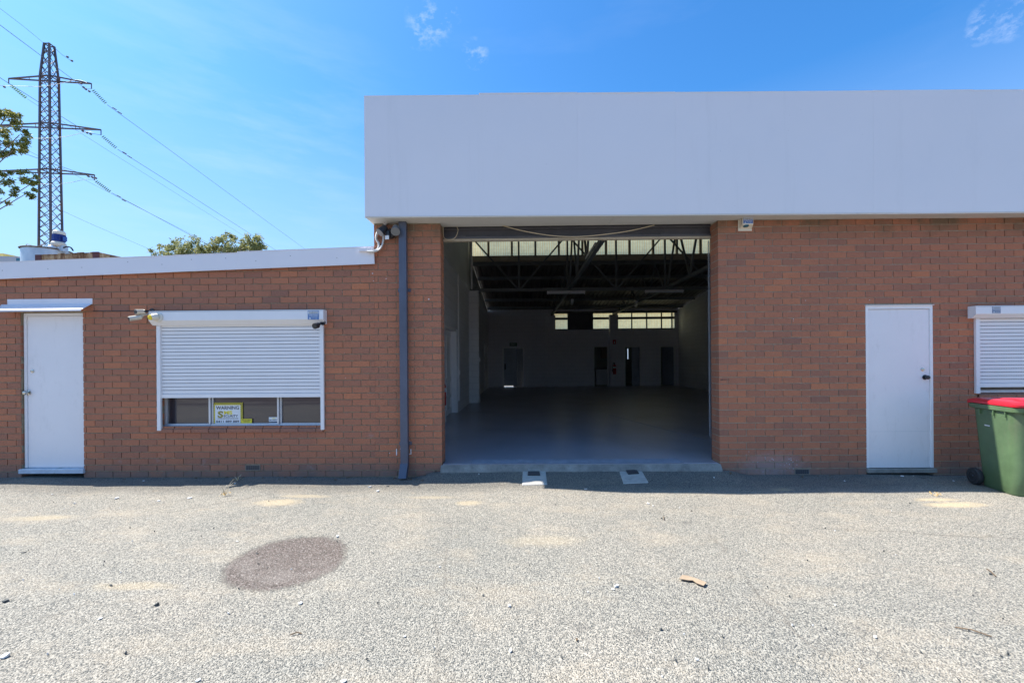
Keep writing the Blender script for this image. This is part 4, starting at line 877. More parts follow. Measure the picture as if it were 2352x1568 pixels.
# ------------------------------------------------------------------ things on the front wall
# downpipe
dp0 = at(917.5, 800, -.09).x; dp1 = at(934.5, 800, -.09).x; tp = SOF - .01; kz = at(925, 1068, -.1).z
mb = MB().box((dp0, -0.09, kz), (dp1, -0.018, tp)); dp = mb.build('downpipe', M['slate'], shed, bevel=0.004)
g = gr(925, 1103); MB().hexa([(dp0 - .004, -.092, kz + .02), (dp1 + .002, -.092, kz + .02), (dp1 + .002, -.016, kz + .02), (dp0 - .004, -.016, kz + .02)], [(dp0 - .008, -.17, .012), (dp1 - .006, -.17, .012), (dp1 - .006, -.085, .012), (dp0 - .008, -.085, .012)]).build('downpipe_shoe', M['slate'], dp, bevel=.003)
for q in (667, 1017.5):
    z = at(925, q).z; MB().box((dp0 - .035, -.014, z - .022), (dp1 + .035, -.0035, z + .022)).box((dp0 - .004, -.094, z - .012), (dp1 + .004, -.0901, z + .012)).build('pipe_bracket', M['slate'], dp)
# chalk square sprayed on the bricks by the downpipe
CK = []
for (x0, x1, z0_, z1_) in ((at(910, 1036).x, at(912, 1036).x, at(912, 1045).z, at(912, 1030).z), (at(911, 0).x, at(917, 0).x, at(912, 1031).z, at(912, 1029.5).z), (at(943, 1036).x, at(945, 1036).x, at(944, 1043).z, at(944, 1031).z), (at(936, 1036).x, at(944, 1036).x, at(940, 1043).z, at(940, 1041.5).z)):
    CK.append(((x0, -.0035, z0_), (x1, -.0025, z1_)))
for q in (CK[:2], CK[2:]):
    mb = MB()
    for a, b in q: mb.box(a, b)
    mb.build('chalk_mark', M['sign_white'], b2)
# vents
def vent(px, py, parent):
    a = at(px - 17.5, py + 5.5); b = at(px + 17.5, py - 4.5)
    k_ = round(a.z / CH); z0_ = k_ * CH; z1_ = z0_ + BH
    v = MB().box((a.x, -.006, z0_), (b.x, .0, z0_ + .008)).box((a.x, -.006, z1_ - .008), (b.x, 0, z1_)).box((a.x, -.006, z0_ + .008), (a.x + .01, 0, z1_ - .008)).box((b.x - .01, -.006, z0_ + .008), (b.x, 0, z1_ - .008)).build('air_vent', M['vent'], parent)
    MB().box((a.x + .01, -.0045, z0_ + .008), (b.x - .01, -.0035, z1_ - .008)).build('vent_recess', M['steel_dark'], v)
    mb = MB(); n_ = 6
    for i in range(n_):
        for j in range(2): mb.lathe((a.x + .03 + (b.x - a.x - .06) * i / (n_ - 1), -.0047, z0_ + .026 + .026 * j), [(0, .009), (.0008, .009)], (0, -1, 0), 10)
    mb.build('vent_holes', M['black'], v)
vent(581, 1079, annex); vent(1842, 1077.5, shed)
# alarm siren
a = at(1695, 531); b = at(1729, 503); x0, x1 = at(1694.5, 516).x, at(1726, 516).x; z0_, z1_ = at(1710, 531).z, SOF - .01
t = thing('alarm_siren', ((x0 + x1) / 2, -.05, z0_), 'cream alarm siren box with blue warning label under the soffit', 'alarm')
MB().box((x0, -.014, z0_), (x1, -.003, z1_)).build('back_plate', M['cream_plastic'], t, bevel=.004)
xf0, xf1 = at(1706, 516, -.11).x, at(1730.5, 516, -.11).x; zf0, zf1 = z0_ + .055, z1_ - .002
hs_ = MB().rings([[(x0 + .015, -.015, z0_ + .03), (x1 - .005, -.015, z0_ + .02), (x1 - .005, -.015, z1_), (x0 + .015, -.015, z1_)], [(xf0, -.11, zf0), (xf1, -.11, zf0), (xf1, -.11, zf1), (xf0, -.11, zf1)]]).build('housing', M['cream_plastic'], t, bevel=.005)
mb = MB()
for i in range(8):
    z = zf0 + .01 + i * .012; mb.bar((x0 + .017 + .010, -.03, z), (xf0 - .004, -.092, z + .002), .003, .003)
mb.build('grille_slots', M['gap'], hs_)
MB().lathe(((xf0 + xf1) / 2 - .01, -.075, zf0 - .002), [(0, .035), (-.016, .034), (-.024, .022)], (0, 0, 1), 16).build('strobe_lens', paint('blue_lens', (0.02, 0.10, 0.14), 0.15), t, smooth=40)
def warning_label(parent, x0, x1, z0_, z1_, y, mat_):
    w_ = x1 - x0; h = z1_ - z0_; cx = (x0 + x1) / 2
    b = MB().box((x0, y - .0015, z0_), (x1, y, z1_)).build('warning_label', mat_, parent)
    MB().box((x0 + w_ * .04, y - .0022, z1_ - h * .34), (x1 - w_ * .04, y - .0016, z1_ - h * .06)).build('label_panel', M['sign_white'], b)
    lettering([('WARNING', cx, z1_ - h * .30, h * .2, w_ * .84, y - .0026)], b, M['ink'], bold=.02)
    lettering([('Premises Monitored', cx, z1_ - h * .47, h * .10, w_ * .86, y - .0024), ('24 HOUR ALARM', cx, z1_ - h * .62, h * .11, w_ * .78, y - .0024), ('Smart Security', cx + w_ * .14, z1_ - h * .76, h * .08, w_ * .55, y - .0024), ('9471 1801', cx + w_ * .14, z1_ - h * .90, h * .08, w_ * .4, y - .0024)], b, M['sign_white'], bold=.015)
    MB().quad((x0 + w_ * .08, y - .0024, z0_ + h * .08), (x0 + w_ * .32, y - .0024, z0_ + h * .08), (x0 + w_ * .22, y - .0024, z0_ + h * .26), (x0 + w_ * .18, y - .0024, z0_ + h * .26)).build('emblem', M['sign_white'], b)
warning_label(t, xf0 + .008, xf1 - .008, zf0 + .012, zf1 - .012, -.111, M['sign_blue'])
# alarm labels stuck on shutter boxes
M['faded_blue'] = paint('faded_blue', (0.10, 0.20, 0.42), .5, .1, 20); M['grey_blue'] = paint('grey_blue', (0.16, 0.22, 0.33), .5, .1, 20)
for (p0_, q0_, p1_, q1_, mt, lb) in ((707, 734, 732.5, 713.5, 'faded_blue', 'blue alarm warning sticker at the right end of the left shutter box'), (2279, 719, 2298, 703.5, 'grey_blue', 'faded grey-blue alarm sticker on the shutter box behind the bin')):
    a = at(p0_ - (0), q0_, -.106); b = at(p1_, q1_, -.106)
    t = thing('warning_sticker', ((a.x + b.x) / 2, -.106, a.z), lb, 'sticker'); warning_label(t, a.x, b.x, a.z, b.z, -.1062, M[mt])
# beacon light on the left box
a = at(361, 729, -.105); t = thing('alarm_beacon', (a.x, -.105, a.z), 'round cream sensor light with yellow lens on left shutter box', 'light')
MB().lathe((a.x + .02, -.1055, a.z + .0), [(0, .062), (.012, .062), (.02, .05)], (0, -1, 0), 20).build('base', M['cream_plastic'], t, smooth=40)
hd = MB().lathe((a.x + .012, -.12, a.z + .005), [(0, .048), (.03, .045), (.06, .036), (.075, .02)], (-.45, -.85, -.1), 20).build('head', M['cream_plastic'], t, smooth=40)
MB().lathe((a.x - .024, -.176, a.z - .006), [(0, .036), (.014, .032), (.022, .012)], (-.2, -.95, -.15), 16).build('yellow_lens', paint('yellow_lens', (0.85, 0.62, 0.03), .2), t, smooth=40)
# CCTV cameras
def cctv(base, head, d, label, body, r=.032, ln=.10, extra=None):
    base = Vector(base); head = Vector(head); d = Vector(d).normalized()
    t = thing('security_camera', base, label, 'security camera')
    MB().lathe(base, [(0, .035), (.012, .033)], (0, -1, 0), 16).build('mount', M['black'], t)
    MB().tube([base + Vector((0, -.01, 0)), base + (head - base) * .5 + Vector((0, -.02, 0)), head], .011, 8).lathe(base + (head - base) * .55 + Vector((0, -.02, 0)), [(-.02, .018), (0, .024), (.02, .018)], (1, 0, 0), 12).build('bracket', M['black'] if extra is None else extra, t, smooth=40)
    h = MB().lathe(head, [(-ln * .5, r * .7), (-ln * .42, r), (ln * .5, r), (ln * .5 + .002, r * .8)], d, 20).build('camera_body', body, t, smooth=35)
    MB().lathe(head + d * (ln * .5 + .003), [(0, r * .82), (.003, r * .8)], d, 20).build('lens', M['black'], h)
M['silver'] = paint('silver_plastic', (0.60, 0.56, 0.48), .3, .08, 30, metal=.2)
cctv(at(350, 714, -.04), at(322, 716, -.16), (-.35, -1.2, -.15), 'upper silver bullet camera on a bracket left of the shutter box', M['silver'], .034, .10)
cctv(at(346, 720, -.04), at(311, 730, -.20), (-.75, -1.1, -.35), 'lower silver bullet camera angled down beside the left shutter box', M['silver'], .032, .13, M['silver'])
cctv(at(742, 741, -.06), at(726, 748, -.16), (-.2, -1, -.25), 'black round camera at the right end of the left shutter', M['black'], .038, .06)
rope([at(214, 714, -.005), at(270, 714.3, -.005), at(345, 714, -.008)], .004, 'thin_cable', M['black'], 'thin black cable run along a brick joint from awning to cameras', 'cable')
# tangle of black tape at the bracket
# floodlight by the annex junction
fb_ = at(898, 538, -.02); t = thing('floodlight', fb_, 'black twin floodlight with motion sensor under the fascia corner', 'floodlight')
MB().lathe(fb_, [(0, .065), (.05, .06), (.06, .04)], (0, -1, 0), 20).build('base', M['black'], t, smooth=40)
def spot(c, d, mt, lens):
    c = Vector(c); d = Vector(d).normalized(); h = MB().lathe(c, [(-.06, .03), (-.055, .042), (.0, .05), (.06, .058), (.06, .05)], d, 20).build('lamp_head', mt, t, smooth=35)
    MB().lathe(c + d * .055, [(0, .048), (.004, .046)], d, 20).build('lens', lens, h)
    MB().tube([fb_ + Vector((0, -.05, 0)), c - d * .05], .018, 8).build('arm', M['black'], t)
spot(at(909, 527, -.14), (.15, -.75, -.75), paint('grey_plastic', (.16, .17, .18), .4), paint('lamp_lens', (.85, .83, .75), .15, spec=1))
spot(at(879, 528, -.14), (-.55, -.5, -.85), M['black'], M['black'])
MB().box(tuple(at(885, 548, -.13) - Vector((0, 0, .0))), tuple(at(897, 531, -.08))).build('motion_sensor', M['black'], t, bevel=.01)
MB().box(tuple(at(884, 549.5, -.137)), tuple(at(894, 541, -.12))).build('sensor_window', M['sign_white'], t, bevel=.004)
rope([at(909, 522, -.06), at(916, 516, -.02), at(918, 507, -.01)], .004, 'lamp_cable', M['cable'], 'short pale cable from floodlight up behind the slate downpipe', 'cable')
M['pvc'] = paint('grey_pvc', (.58, .57, .55), .4, .08, 10)
m1 = rope([at(893, 506, -.03), at(880, 520, -.03), at(868, 532, -.03), at(864, 548, -.03), at(870, 560, -.03), at(868, 572, -.05), at(858, 576, -.08), at(850, 577, -.09)], .016, 'pvc_conduit', M['pvc'], 'outer grey conduit curving down from the soffit onto the low fascia', 'conduit')
m2 = rope([at(884, 506, -.02), at(882, 530, -.02), at(880, 556, -.03), at(872, 572, -.06), at(860, 577, -.09), at(843, 577.5, -.10)], .014, 'pvc_conduit', M['pvc'], 'inner grey conduit dropping past the floodlight onto the low fascia', 'conduit')
mb = MB().box(tuple(at(824, 576.5, -.09)), tuple(at(856, 571.5, -.05))); mb.build('capping_strip', M['white_sheet'], annex)

# window signs
def yellow_sign():
    a = at(488, 977.5, .085); b = at(557, 924, .085); x0, x1, z0_, z1_ = a.x, b.x, a.z, b.z; Y = .088; w_ = x1 - x0; h = z1_ - z0_
    t = thing('security_sign', ((x0 + x1) / 2, Y, z0_), 'yellow checkered WARNING security sign inside the left window', 'sign')
    bd = MB().box((x0, Y, z0_), (x1, Y + .004, z1_)).build('border', M['yellow'], t)
    mb = MB(); nx, nz = 30, 22
    for i in range(nx):
        for j in range(nz):
            if (i < 2 or i >= nx - 2 or j < 2 or j >= nz - 2) and (i + j) % 2: mb.quad((x0 + w_ * i / nx, Y - .0007, z0_ + h * j / nz), (x0 + w_ * (i + 1) / nx, Y - .0007, z0_ + h * j / nz), (x0 + w_ * (i + 1) / nx, Y - .0007, z0_ + h * (j + 1) / nz), (x0 + w_ * i / nx, Y - .0007, z0_ + h * (j + 1) / nz))
    mb.build('checker_pattern', M['ink'], bd)
    pn = MB().box((x0 + w_ * .085, Y - .0015, z0_ + h * .11), (x1 - w_ * .075, Y - .0008, z1_ - h * .11)).build('white_panel', M['sign_white'], t)
    X = lambda u: x0 + w_ * u; Zz = lambda v: z1_ - h * v
    lettering([('WARNING', X(.5), Zz(.295), h * .155, w_ * .76, Y - .002), ('ECURITY', X(.61), Zz(.63), h * .105, w_ * .47, Y - .002), ('24 HOUR ELECTRONIC SURVEILLANCE', X(.51), Zz(.71), h * .045, w_ * .68, Y - .002), ('0411 889 889', X(.5), Zz(.86), h * .10, w_ * .76, Y - .002)], pn, M['ink'], bold=.025)
    lettering([('MS', X(.52), Zz(.50), h * .16, w_ * .28, Y - .0021)], pn, M['yellow'], bold=.05)
    lettering([('S', X(.265), Zz(.64), h * .30, w_ * .19, Y - .0022)], pn, paint('olive_ink', (.30, .27, .05), .4, .4, 30), bold=.05)
yellow_sign()
a = at(554.5, 972, .085); b = at(579, 961.5, .085); t = thing('camera_notice', (a.x, .086, a.z), 'small yellow camera notice stuck beside the checkered sign', 'sticker')
MB().box((a.x, .082, a.z), (b.x, .0838, b.z)).build('notice', M['yellow'], t); cx = (a.x + b.x) / 2; h = b.z - a.z
lettering([('SECURITY CAMERAS', cx, a.z + h * .62, h * .2, (b.x - a.x) * .8, .0816), ('IN OPERATION', cx, a.z + h * .32, h * .2, (b.x - a.x) * .55, .0816)], t, M['ink'], bold=.02)
a = at(617.5, 976, .085); b = at(638, 957.5, .085); w_ = b.x - a.x; h = b.z - a.z; t = thing('security_sticker', (a.x, .086, a.z), 'small white and yellow security sticker low beside the right mullion', 'sticker')
MB().box((a.x, .086, a.z), (b.x, .0885, b.z)).build('sticker', M['sign_white'], t)
MB().box((a.x, .085, a.z + h * .3), (b.x, .0859, a.z + h * .44)).build('black_band', M['ink'], t); MB().box((a.x, .085, a.z), (b.x, .0859, a.z + h * .24)).build('yellow_band', M['yellow'], t)
lettering([('SMS', a.x + w_ * .55, a.z + h * .78, h * .14, w_ * .4, .0855)], t, M['yellow'], bold=.03)
lettering([('SECURITY', a.x + w_ * .5, a.z + h * .55, h * .17, w_ * .9, .0855), ('0408 1785', a.x + w_ * .5, a.z + h * .05, h * .16, w_ * .9, .0845)], t, M['ink'], bold=.03)

# ------------------------------------------------------------------ wheelie bin
M['bin_green'] = paint('green_hdpe', (0.10, 0.165, 0.08), .42, .18, 5, bump=.001, bscale=120, grime=.35)
M['lid_red'] = paint('red_lid', (0.62, 0.018, 0.035), .28, .05, 5)
def bin_():
    t = thing('wheelie_bin', (5.69, -.69, gz(5.69, -.7)), 'green wheelie bin with red lid standing against the wall at right', 'bin'); t.rotation_euler = (0, 0, math.radians(-14.5))
    def add(m, n, mt, par=None, **kw):
        o = m.build(n, mt, None, origin=(0, 0, 0), **kw); o.parent = par or t; o.location = (0, 0, 0); return o
    def rr(hx, y0, y1, z, r, n=6):
        out = []
        for cx, cy, a0 in ((hx - r, y1 - r, 0), (-hx + r, y1 - r, 90), (-hx + r, y0 + r, 180), (hx - r, y0 + r, 270)):
            for i in range(n + 1): a = math.radians(a0 + 90 * i / n); out.append((cx + math.cos(a) * r, cy + math.sin(a) * r, z))
        return out
    body = add(MB().rings([rr(.205, -.24, .21, .0, .06), rr(.225, -.262, .225, .03, .075), rr(.238, -.285, .235, .25, .085), rr(.262, -.325, .262, .70, .085), rr(.275, -.345, .275, .955, .08)], cap=True), 'bin_body', M['bin_green'], smooth=35)
    add(MB().rings([rr(.278, -.35, .285, .93, .05), rr(.298, -.372, .30, .94, .05), rr(.300, -.376, .302, .985, .05), rr(.285, -.36, .29, .992, .05)], cap=False), 'rim', M['bin_green'], smooth=35)
    m = MB()
    m.box((-.20, -.405, .925), (.20, -.374, .975)); m.box((-.2, -.385, .90), (-.185, -.35, .925)).box((.185, -.385, .9), (.2, -.35, .925)).box((-.005, -.385, .9), (.005, -.35, .925))
    for yy in (-.24, -.08, .12): m.box((-.292, yy, .87), (-.272, yy + .012, .935)).box((.272, yy, .87), (.292, yy + .012, .935))
    add(m, 'lifting_comb', M['bin_green'], bevel=.003)
    lid = add(MB().rings([rr(.302, -.39, .31, .996, .05), rr(.305, -.395, .315, 1.020, .05), rr(.29, -.375, .30, 1.036, .06), rr(.25, -.33, .26, 1.052, .08), rr(.20, -.27, .20, 1.058, .08)]), 'lid', M['lid_red'], smooth=40)
    add(MB().rings([rr(.20, -.31, -.17, 1.050, .03), rr(.18, -.29, -.19, 1.074, .03)]).box((-.12, -.43, 1.0), (.12, -.39, 1.016)).rings([rr(.16, -.10, .18, 1.056, .03), rr(.145, -.085, .165, 1.068, .03)]), 'lid_handle', M['lid_red'], lid, smooth=40, bevel=.003)
    add(MB().tube([(-.24, .36, 1.01), (.24, .36, 1.01)], .016, 10).box((-.25, .28, .98), (-.215, .37, 1.02)).box((.215, .28, .98), (.25, .37, 1.02)), 'handle_bar', M['lid_red'], lid)
    for s_ in (-1, 1):
        w_ = add(MB().lathe((s_ * .262, .235, .10), [(-.028, .07), (-.026, .096), (-.015, .102), (.015, .102), (.026, .096), (.028, .07)], (1, 0, 0), 28), 'wheel', M['rubber'], smooth=35)
        add(MB().lathe((s_ * .262 + s_ * .006, .235, .10), [(-.024, .066), (.023, .066), (.025, .055), (.020, .045), (.022, .02), (.030, .016)] if s_ > 0 else [(.024, .066), (-.023, .066), (-.025, .055), (-.020, .045), (-.022, .02), (-.030, .016)], (1, 0, 0), 24), 'rim', M['black'], w_, smooth=35)
    add(MB().tube([(-.24, .235, .10), (.24, .235, .10)], .012, 8), 'axle', M['steel_dark'])
    add(MB().hexa([(-.2695, .0, .735), (-.2695, .075, .735), (-.2685, .075, .735), (-.2685, .0, .735)], [(-.272, .0, .75), (-.272, .075, .75), (-.27, .075, .75), (-.27, .0, .75)]), 'white_label', M['sign_white'])
bin_()

# ------------------------------------------------------------------ drain pits in front of the doorway
def pit(c, gq, label):
    P = [gr(*p) for p in c]; t = thing('drain_pit', ((P[0].x + P[2].x) / 2, (P[0].y + P[2].y) / 2, 0), label, 'drain', 'drain pits by the doorway')
    H = lambda p, e: gz(p.x, p.y) + e
    MB().hexa([(p.x, p.y, -.05) for p in P], [(p.x, p.y, H(p, .010)) for p in P]).build('concrete_surround', M['pale_concrete'], t, bevel=.012)
    Q = [gr(*p) for p in gq]
    MB().hexa([(p.x, p.y, H(p, 0)) for p in Q], [(p.x, p.y, H(p, .0145)) for p in Q]).build('grate', M['black'], t)
    mb = MB()
    for i in range(6):
        f = (i + .5) / 6; a = Q[0].lerp(Q[3], f) if len(Q) == 4 else Q[0]; b = Q[1].lerp(Q[2], f); mb.bar((a.x, a.y, H(a, .017)), (b.x, b.y, H(b, .017)), .007, .005)
    mb.build('grate_bars', M['steel_dark'], t)
pit([(1199, 1115.5), (1257.5, 1114.5), (1253, 1091), (1200.5, 1091)], [(1212, 1101.5), (1241, 1101.5), (1239, 1095.5), (1213, 1095.5)], 'squarish concrete drain pit half in sun at the doorway left')
pit([(1432, 1112.5), (1490, 1110.5), (1471, 1088.5), (1419, 1088.5)], [(1443, 1099), (1468, 1098), (1461, 1092), (1436, 1092)], 'skewed concrete drain pit fully in shade before the doorway')

# ------------------------------------------------------------------ litter
M['card'] = paint('cardboard', (.38, .28, .19), .85, .10, 25); M['litter'] = paint('white_scrap', (.75, .74, .72), .6, .1, 30)
M['leafdry'] = paint('dry_leaf', (.17, .115, .07), .7, .3, 60); M['dark_scrap'] = paint('dark_scrap', (.03, .03, .03), .5)
def flat(px, name, mat, label, cat, th=.003, lift=.008, group=None, curl=0.0):
    P = [gr(*p) for p in px]; c = sum(P, Vector()) / len(P)
    z = [gz(p.x, p.y) + lift + curl * ((p - c).length) for p in P]
    return tag(MB().hexa([(p.x, p.y, zz) for p, zz in zip(P, z)], [(p.x, p.y, zz + th) for p, zz in zip(P, z)]).build(name, mat), label, cat, group)
flat([(1560, 1334.5), (1582, 1338), (1592, 1338), (1600, 1344), (1616, 1350), (1623, 1342), (1600, 1333), (1580, 1327), (1567, 1325)], 'cardboard_scrap', M['card'], 'torn strip of tan cardboard lying on the sunny asphalt', 'litter', .004, .014)
def scrap(px, py, size, mat, name, label, cat, group, seed):
    r_ = random.Random(seed); g = gr(px, py); n = r_.randint(5, 8); a0 = r_.uniform(0, 6); el = r_.uniform(.35, .9)
    P = [(g.x + math.cos(a0) * math.cos(t) * size * r_.uniform(.6, 1.1) - math.sin(a0) * math.sin(t) * size * el, g.y + math.sin(a0) * math.cos(t) * size + math.cos(a0) * math.sin(t) * size * el * r_.uniform(.6, 1)) for t in [2 * math.pi * i / n for i in range(n)]]
    b = [Vector((x, y, gz(x, y) + .004)) for x, y in P]; h = r_.uniform(.004, .014)
    return tag(MB().hexa(b, [p + Vector((r_.uniform(-.3, .3) * size * .3, 0, h * r_.uniform(.4, 1))) for p in b]).build(name, mat), label, cat, group)
sc_ = [(268, 1143, .022), (435, 1142, .03), (172, 1153, .012), (850, 1117, .02), (868, 1127, .022), (1233, 1113, .012), (1345, 1124, .03), (1489, 1155, .022), (1500, 1160, .012), (1415, 1349, .020), (1408, 1355, .014), (1170, 1390, .010), (1172, 1496, .012), (12, 1505, .018), (455, 1557, .014), (790, 1562, .016), (545, 1245, .014), (775, 1230, .012), (1820, 1435, .008), (1918, 1388, .008), (1940, 1104, .01), (2072, 1094, .02), (2098, 1092, .008), (2190, 1102, .01), (1100, 1098, .012), (1640, 1102, .01), (540, 1110, .01), (330, 1104, .012), (120, 1133, .01), (690, 1378, .016), (365, 1148, .018), (1010, 1300, .008), (1600, 1520, .012), (2010, 1460, .010), (930, 1460, .009), (230, 1420, .012)]
sc_.extend([(random.uniform(0, 2350), random.uniform(1140, 1560), random.uniform(.0035, .006)) for _ in range(30)])
for i, (a, b, s_) in enumerate(sc_): scrap(a, b, s_, M['litter'], 'paper_scrap', 'tiny white scrap of paper or shell on the asphalt', 'litter', 'white scraps scattered over the asphalt', i)
M['pebble'] = paint('dark_pebble', (.075, .08, .08), .8, .3, 80)
pb = [(13, 1380, .022), (360, 1388, .015), (1518, 1450, .013), (590, 1270, .012), (890, 1115, .02), (255, 1345, .014), (1520, 1188, .01), (1660, 1466, .009), (2275, 1318, .012), (1110, 1365, .01), (1896, 1440, .007), (2090, 1156, .01), (55, 1270, .016)]
pb += [(random.uniform(0, 2350), random.uniform(1150, 1560), random.uniform(.004, .007)) for _ in range(45)]
for i, (a, b, s_) in enumerate(pb): scrap(a, b, s_, M['pebble'], 'pebble', 'small loose dark stone lying on the asphalt', 'pebble', 'loose stones on the asphalt', i + 200)
lf = [(640, 1094, .02), (655, 1097, .018), (700, 1096, .025), (745, 1092, .03), (770, 1100, .025), (800, 1095, .03), (440, 1092, .03), (460, 1094, .02), (1000, 1094, .018), (970, 1105, .02), (905, 1097, .02), (2050, 1088, .02), (1650, 1092, .02), (520, 1095, .02), (585, 1090, .018), (1325, 1470, .012)]
lf += [(random.choice((random.uniform(210, 900), random.uniform(940, 1010), random.uniform(1670, 2200))), random.uniform(1090, 1101), random.uniform(.008, .02)) for _ in range(34)]
for i, (a, b, s_) in enumerate(lf): scrap(a, b, s_, M['leafdry'], 'dry_leaf', 'curled dry gum leaf or bark lying near the wall foot', 'leaf', 'dry leaves along the wall foot', i + 400)
scrap(2118, 1096, .035, M['dark_scrap'], 'black_scrap', 'black plastic scrap on the ground between door and bin', 'litter', None, 900)
for i, (a, b, ln, ang, lb) in enumerate(((2277, 1315, .06, 1.1, 'thin dark twig below the wheelie bin near the right edge'), (1525, 1188, .05, 1.3, 'thin dark twig in front of the doorway, nearest the drain pits'), (2235, 1450, .07, -.6, 'thin dark twig on asphalt at lower right corner'), (680, 1450, .03, .2, 'small twig below the dark oval asphalt patch'))):
    g = gr(a, b); tag(MB().tube([(g.x - math.cos(ang) * ln, g.y - math.sin(ang) * ln, gz(g.x, g.y) + .008), (g.x, g.y + .008, gz(g.x, g.y) + .014), (g.x + math.cos(ang) * ln, g.y + math.sin(ang) * ln, gz(g.x, g.y) + .007)], .0035, 6).build('twig', M['leafdry']), lb, 'twig', 'twigs on the asphalt')
# weeds
def weed(px, py, h, label, seed):
    r_ = random.Random(seed); g = gr(px, py); t = thing('weed', g, label, 'weed'); mb = MB()
    for i in range(7):
        a = r_.uniform(0, 6.28); l = h * r_.uniform(.3, 1); mb.tube([g, g + Vector((math.cos(a) * l * .25, math.sin(a) * l * .1, l * .6)), g + Vector((math.cos(a) * l * .6, math.sin(a) * l * .25, l * r_.uniform(.7, 1)))], [.003, .002, .001], 5)
    mb.build('stem', M['cable'], t); mb = MB()
    for i in range(22):
        p = g + Vector((r_.uniform(-.05, .05), r_.uniform(-.04, .04), r_.uniform(.01, .03))); d = Vector((r_.uniform(-1, 1), r_.uniform(-1, 1), r_.uniform(0, .8))).normalized() * .02; s_ = d.orthogonal().normalized() * .005
        mb.quad(p, p + d * .5 + s_, p + d, p + d * .5 - s_)
    mb.build('leaves', paint('straw_leaf', (.50, .33, .12), .8, .3, 60), t)
weed(517, 1138, .22, 'wispy dried orange weed growing from the asphalt below the window', 1)
weed(545, 1104, .10, 'tiny dried weed sprout in shade near the wall vent', 2)
weed(2150, 1138, .05, 'low flat dry weed on sand left of the bin', 4)

# ------------------------------------------------------------------ beyond the annex
# pylon
M['galv'] = paint('galvanised_steel', (.15, .15, .19), .6, .25, 1.2, metal=.2)
k = MT('weathered_steel', .65, .1); c = k.ramp(k.noise(1.4, 6, .7, k.map((1, 1, .5))), [(.35, (.075, .065, .085)), (.5, (.13, .11, .12)), (.62, (.20, .10, .055))]); k.color(c); M['galv'] = k.m
PD = 30.4
pc = at(112, 570, PD); top = at(116.5, 103, PD).z
def half(z):
    zA, zB = at(112, 570, PD).z, at(116, 180, PD).z
    if z < zB: return .545 + (zB - z) * (0.15 / (zB - zA)) if z > zA else .695 + (zA - z) * .03
    return .545 + (z - zB) * (.29 - .545) / (top - zB)
pc = Vector((at(115, 340, PD).x, PD, 0)); rotp = math.radians(48)
pyl = thing('power_pylon', (pc.x, PD, 0), 'tall steel lattice pylon with three crossarms behind the low wing', 'pylon')
def corner(i, z): a = rotp + math.pi / 2 * i; h = half(z); return Vector((pc.x + math.cos(a) * h * (1.0), PD + math.sin(a) * h, z))
zlev = [0]; z = 0
while z < top - .4: z += .82 if z < at(116, 180, PD).z else .9; zlev.append(min(z, top))
for i in range(4): MB().rings([[corner(i, z) + Vector(q) for q in ((-.06, -.06, 0), (.06, -.06, 0), (.06, .06, 0), (-.06, .06, 0))] for z in (0, at(112, 570, PD).z, at(116, 180, PD).z, top)]).build('leg', M['galv'], pyl)
mb = MB()
for j in range(len(zlev) - 1):
    for i in range(4):
        a0, a1 = corner(i, zlev[j]), corner((i + 1) % 4, zlev[j + 1]); b0, b1 = corner((i + 1) % 4, zlev[j]), corner(i, zlev[j + 1])
        mb.bar(a0, a1, .05, .02); mb.bar(b0, b1, .02, .05)
for q in (180, 288, 393, 104):
    z = at(116, q, PD).z
    for i in range(4): mb.bar(corner(i, z), corner((i + 1) % 4, z), .07)
mb.build('lattice_bracing', M['galv'], pyl)
tips = []
for (ql, pl, qr, pr, qc) in ((181, 20, 192.5, 210, 180), (289, -18, 298.5, 232, 288), (393, -2, 402, 217, 393)):
    zc_ = at(116, qc, PD).z; Lt = at(pl, ql, PD - .4); Rt = at(pr, qr, PD + .3); ne, fa_ = corner(3, zc_), corner(1, zc_); mb = MB()
    for tp_ in (Lt, Rt):
        for c_ in (ne, fa_): mb.bar(tp_, c_, .09, .09)
        for f in (.25, .5, .75): mb.bar(tp_.lerp(ne, f), tp_.lerp(fa_, f), .04)
        mb.bar(tp_, tp_ + Vector((0, 0, -.45)), .05)
    mb.build('crossarm', M['galv'], pyl); tips.append((Lt + Vector((0, 0, -.45)), Rt + Vector((0, 0, -.45))))
M['ins'] = paint('green_glass', (.17, .36, .22), .2, .2, 20); M['wire'] = paint('wire', (.14, .15, .18), .5, .1); M['wire_pale'] = paint('bright_wire', (.42, .42, .42), .5, .1)
def insul(a, d, n=9, ln=1.15):
    d = d.normalized(); mb = MB()
    for i in range(n): mb.lathe(a + d * (.12 + ln * i / n), [(0, .03), (.015, .14), (.06, .13), (.075, .03)], d, 10)
    mb.build('insulator_string', M['ins'], pyl, smooth=40); return a + d * (ln + .2)
def wire(pts, r, label, mt='wire'): return tag(MB().tube(pts, r, 5).build('power_line', M[mt], smooth=60), label, 'power line')
def span(a, b, sag, n=24): return [a.lerp(b, i / n) - Vector((0, 0, sag * 4 * (i / n) * (1 - i / n))) for i in range(n + 1)]
names = ('top', 'middle', 'lowest')
fwdR = [at(900, 711, 230), at(900, 737, 230), at(800, 727, 230)]
insR = [(240, 234.5), (263.5, 337.5), (252.5, 440)]
fwdL = [at(900, 748, 230), at(900, 764, 230), at(820, 768, 230)]
insL = [(69.6, 233), (60, 345), (52, 447)]
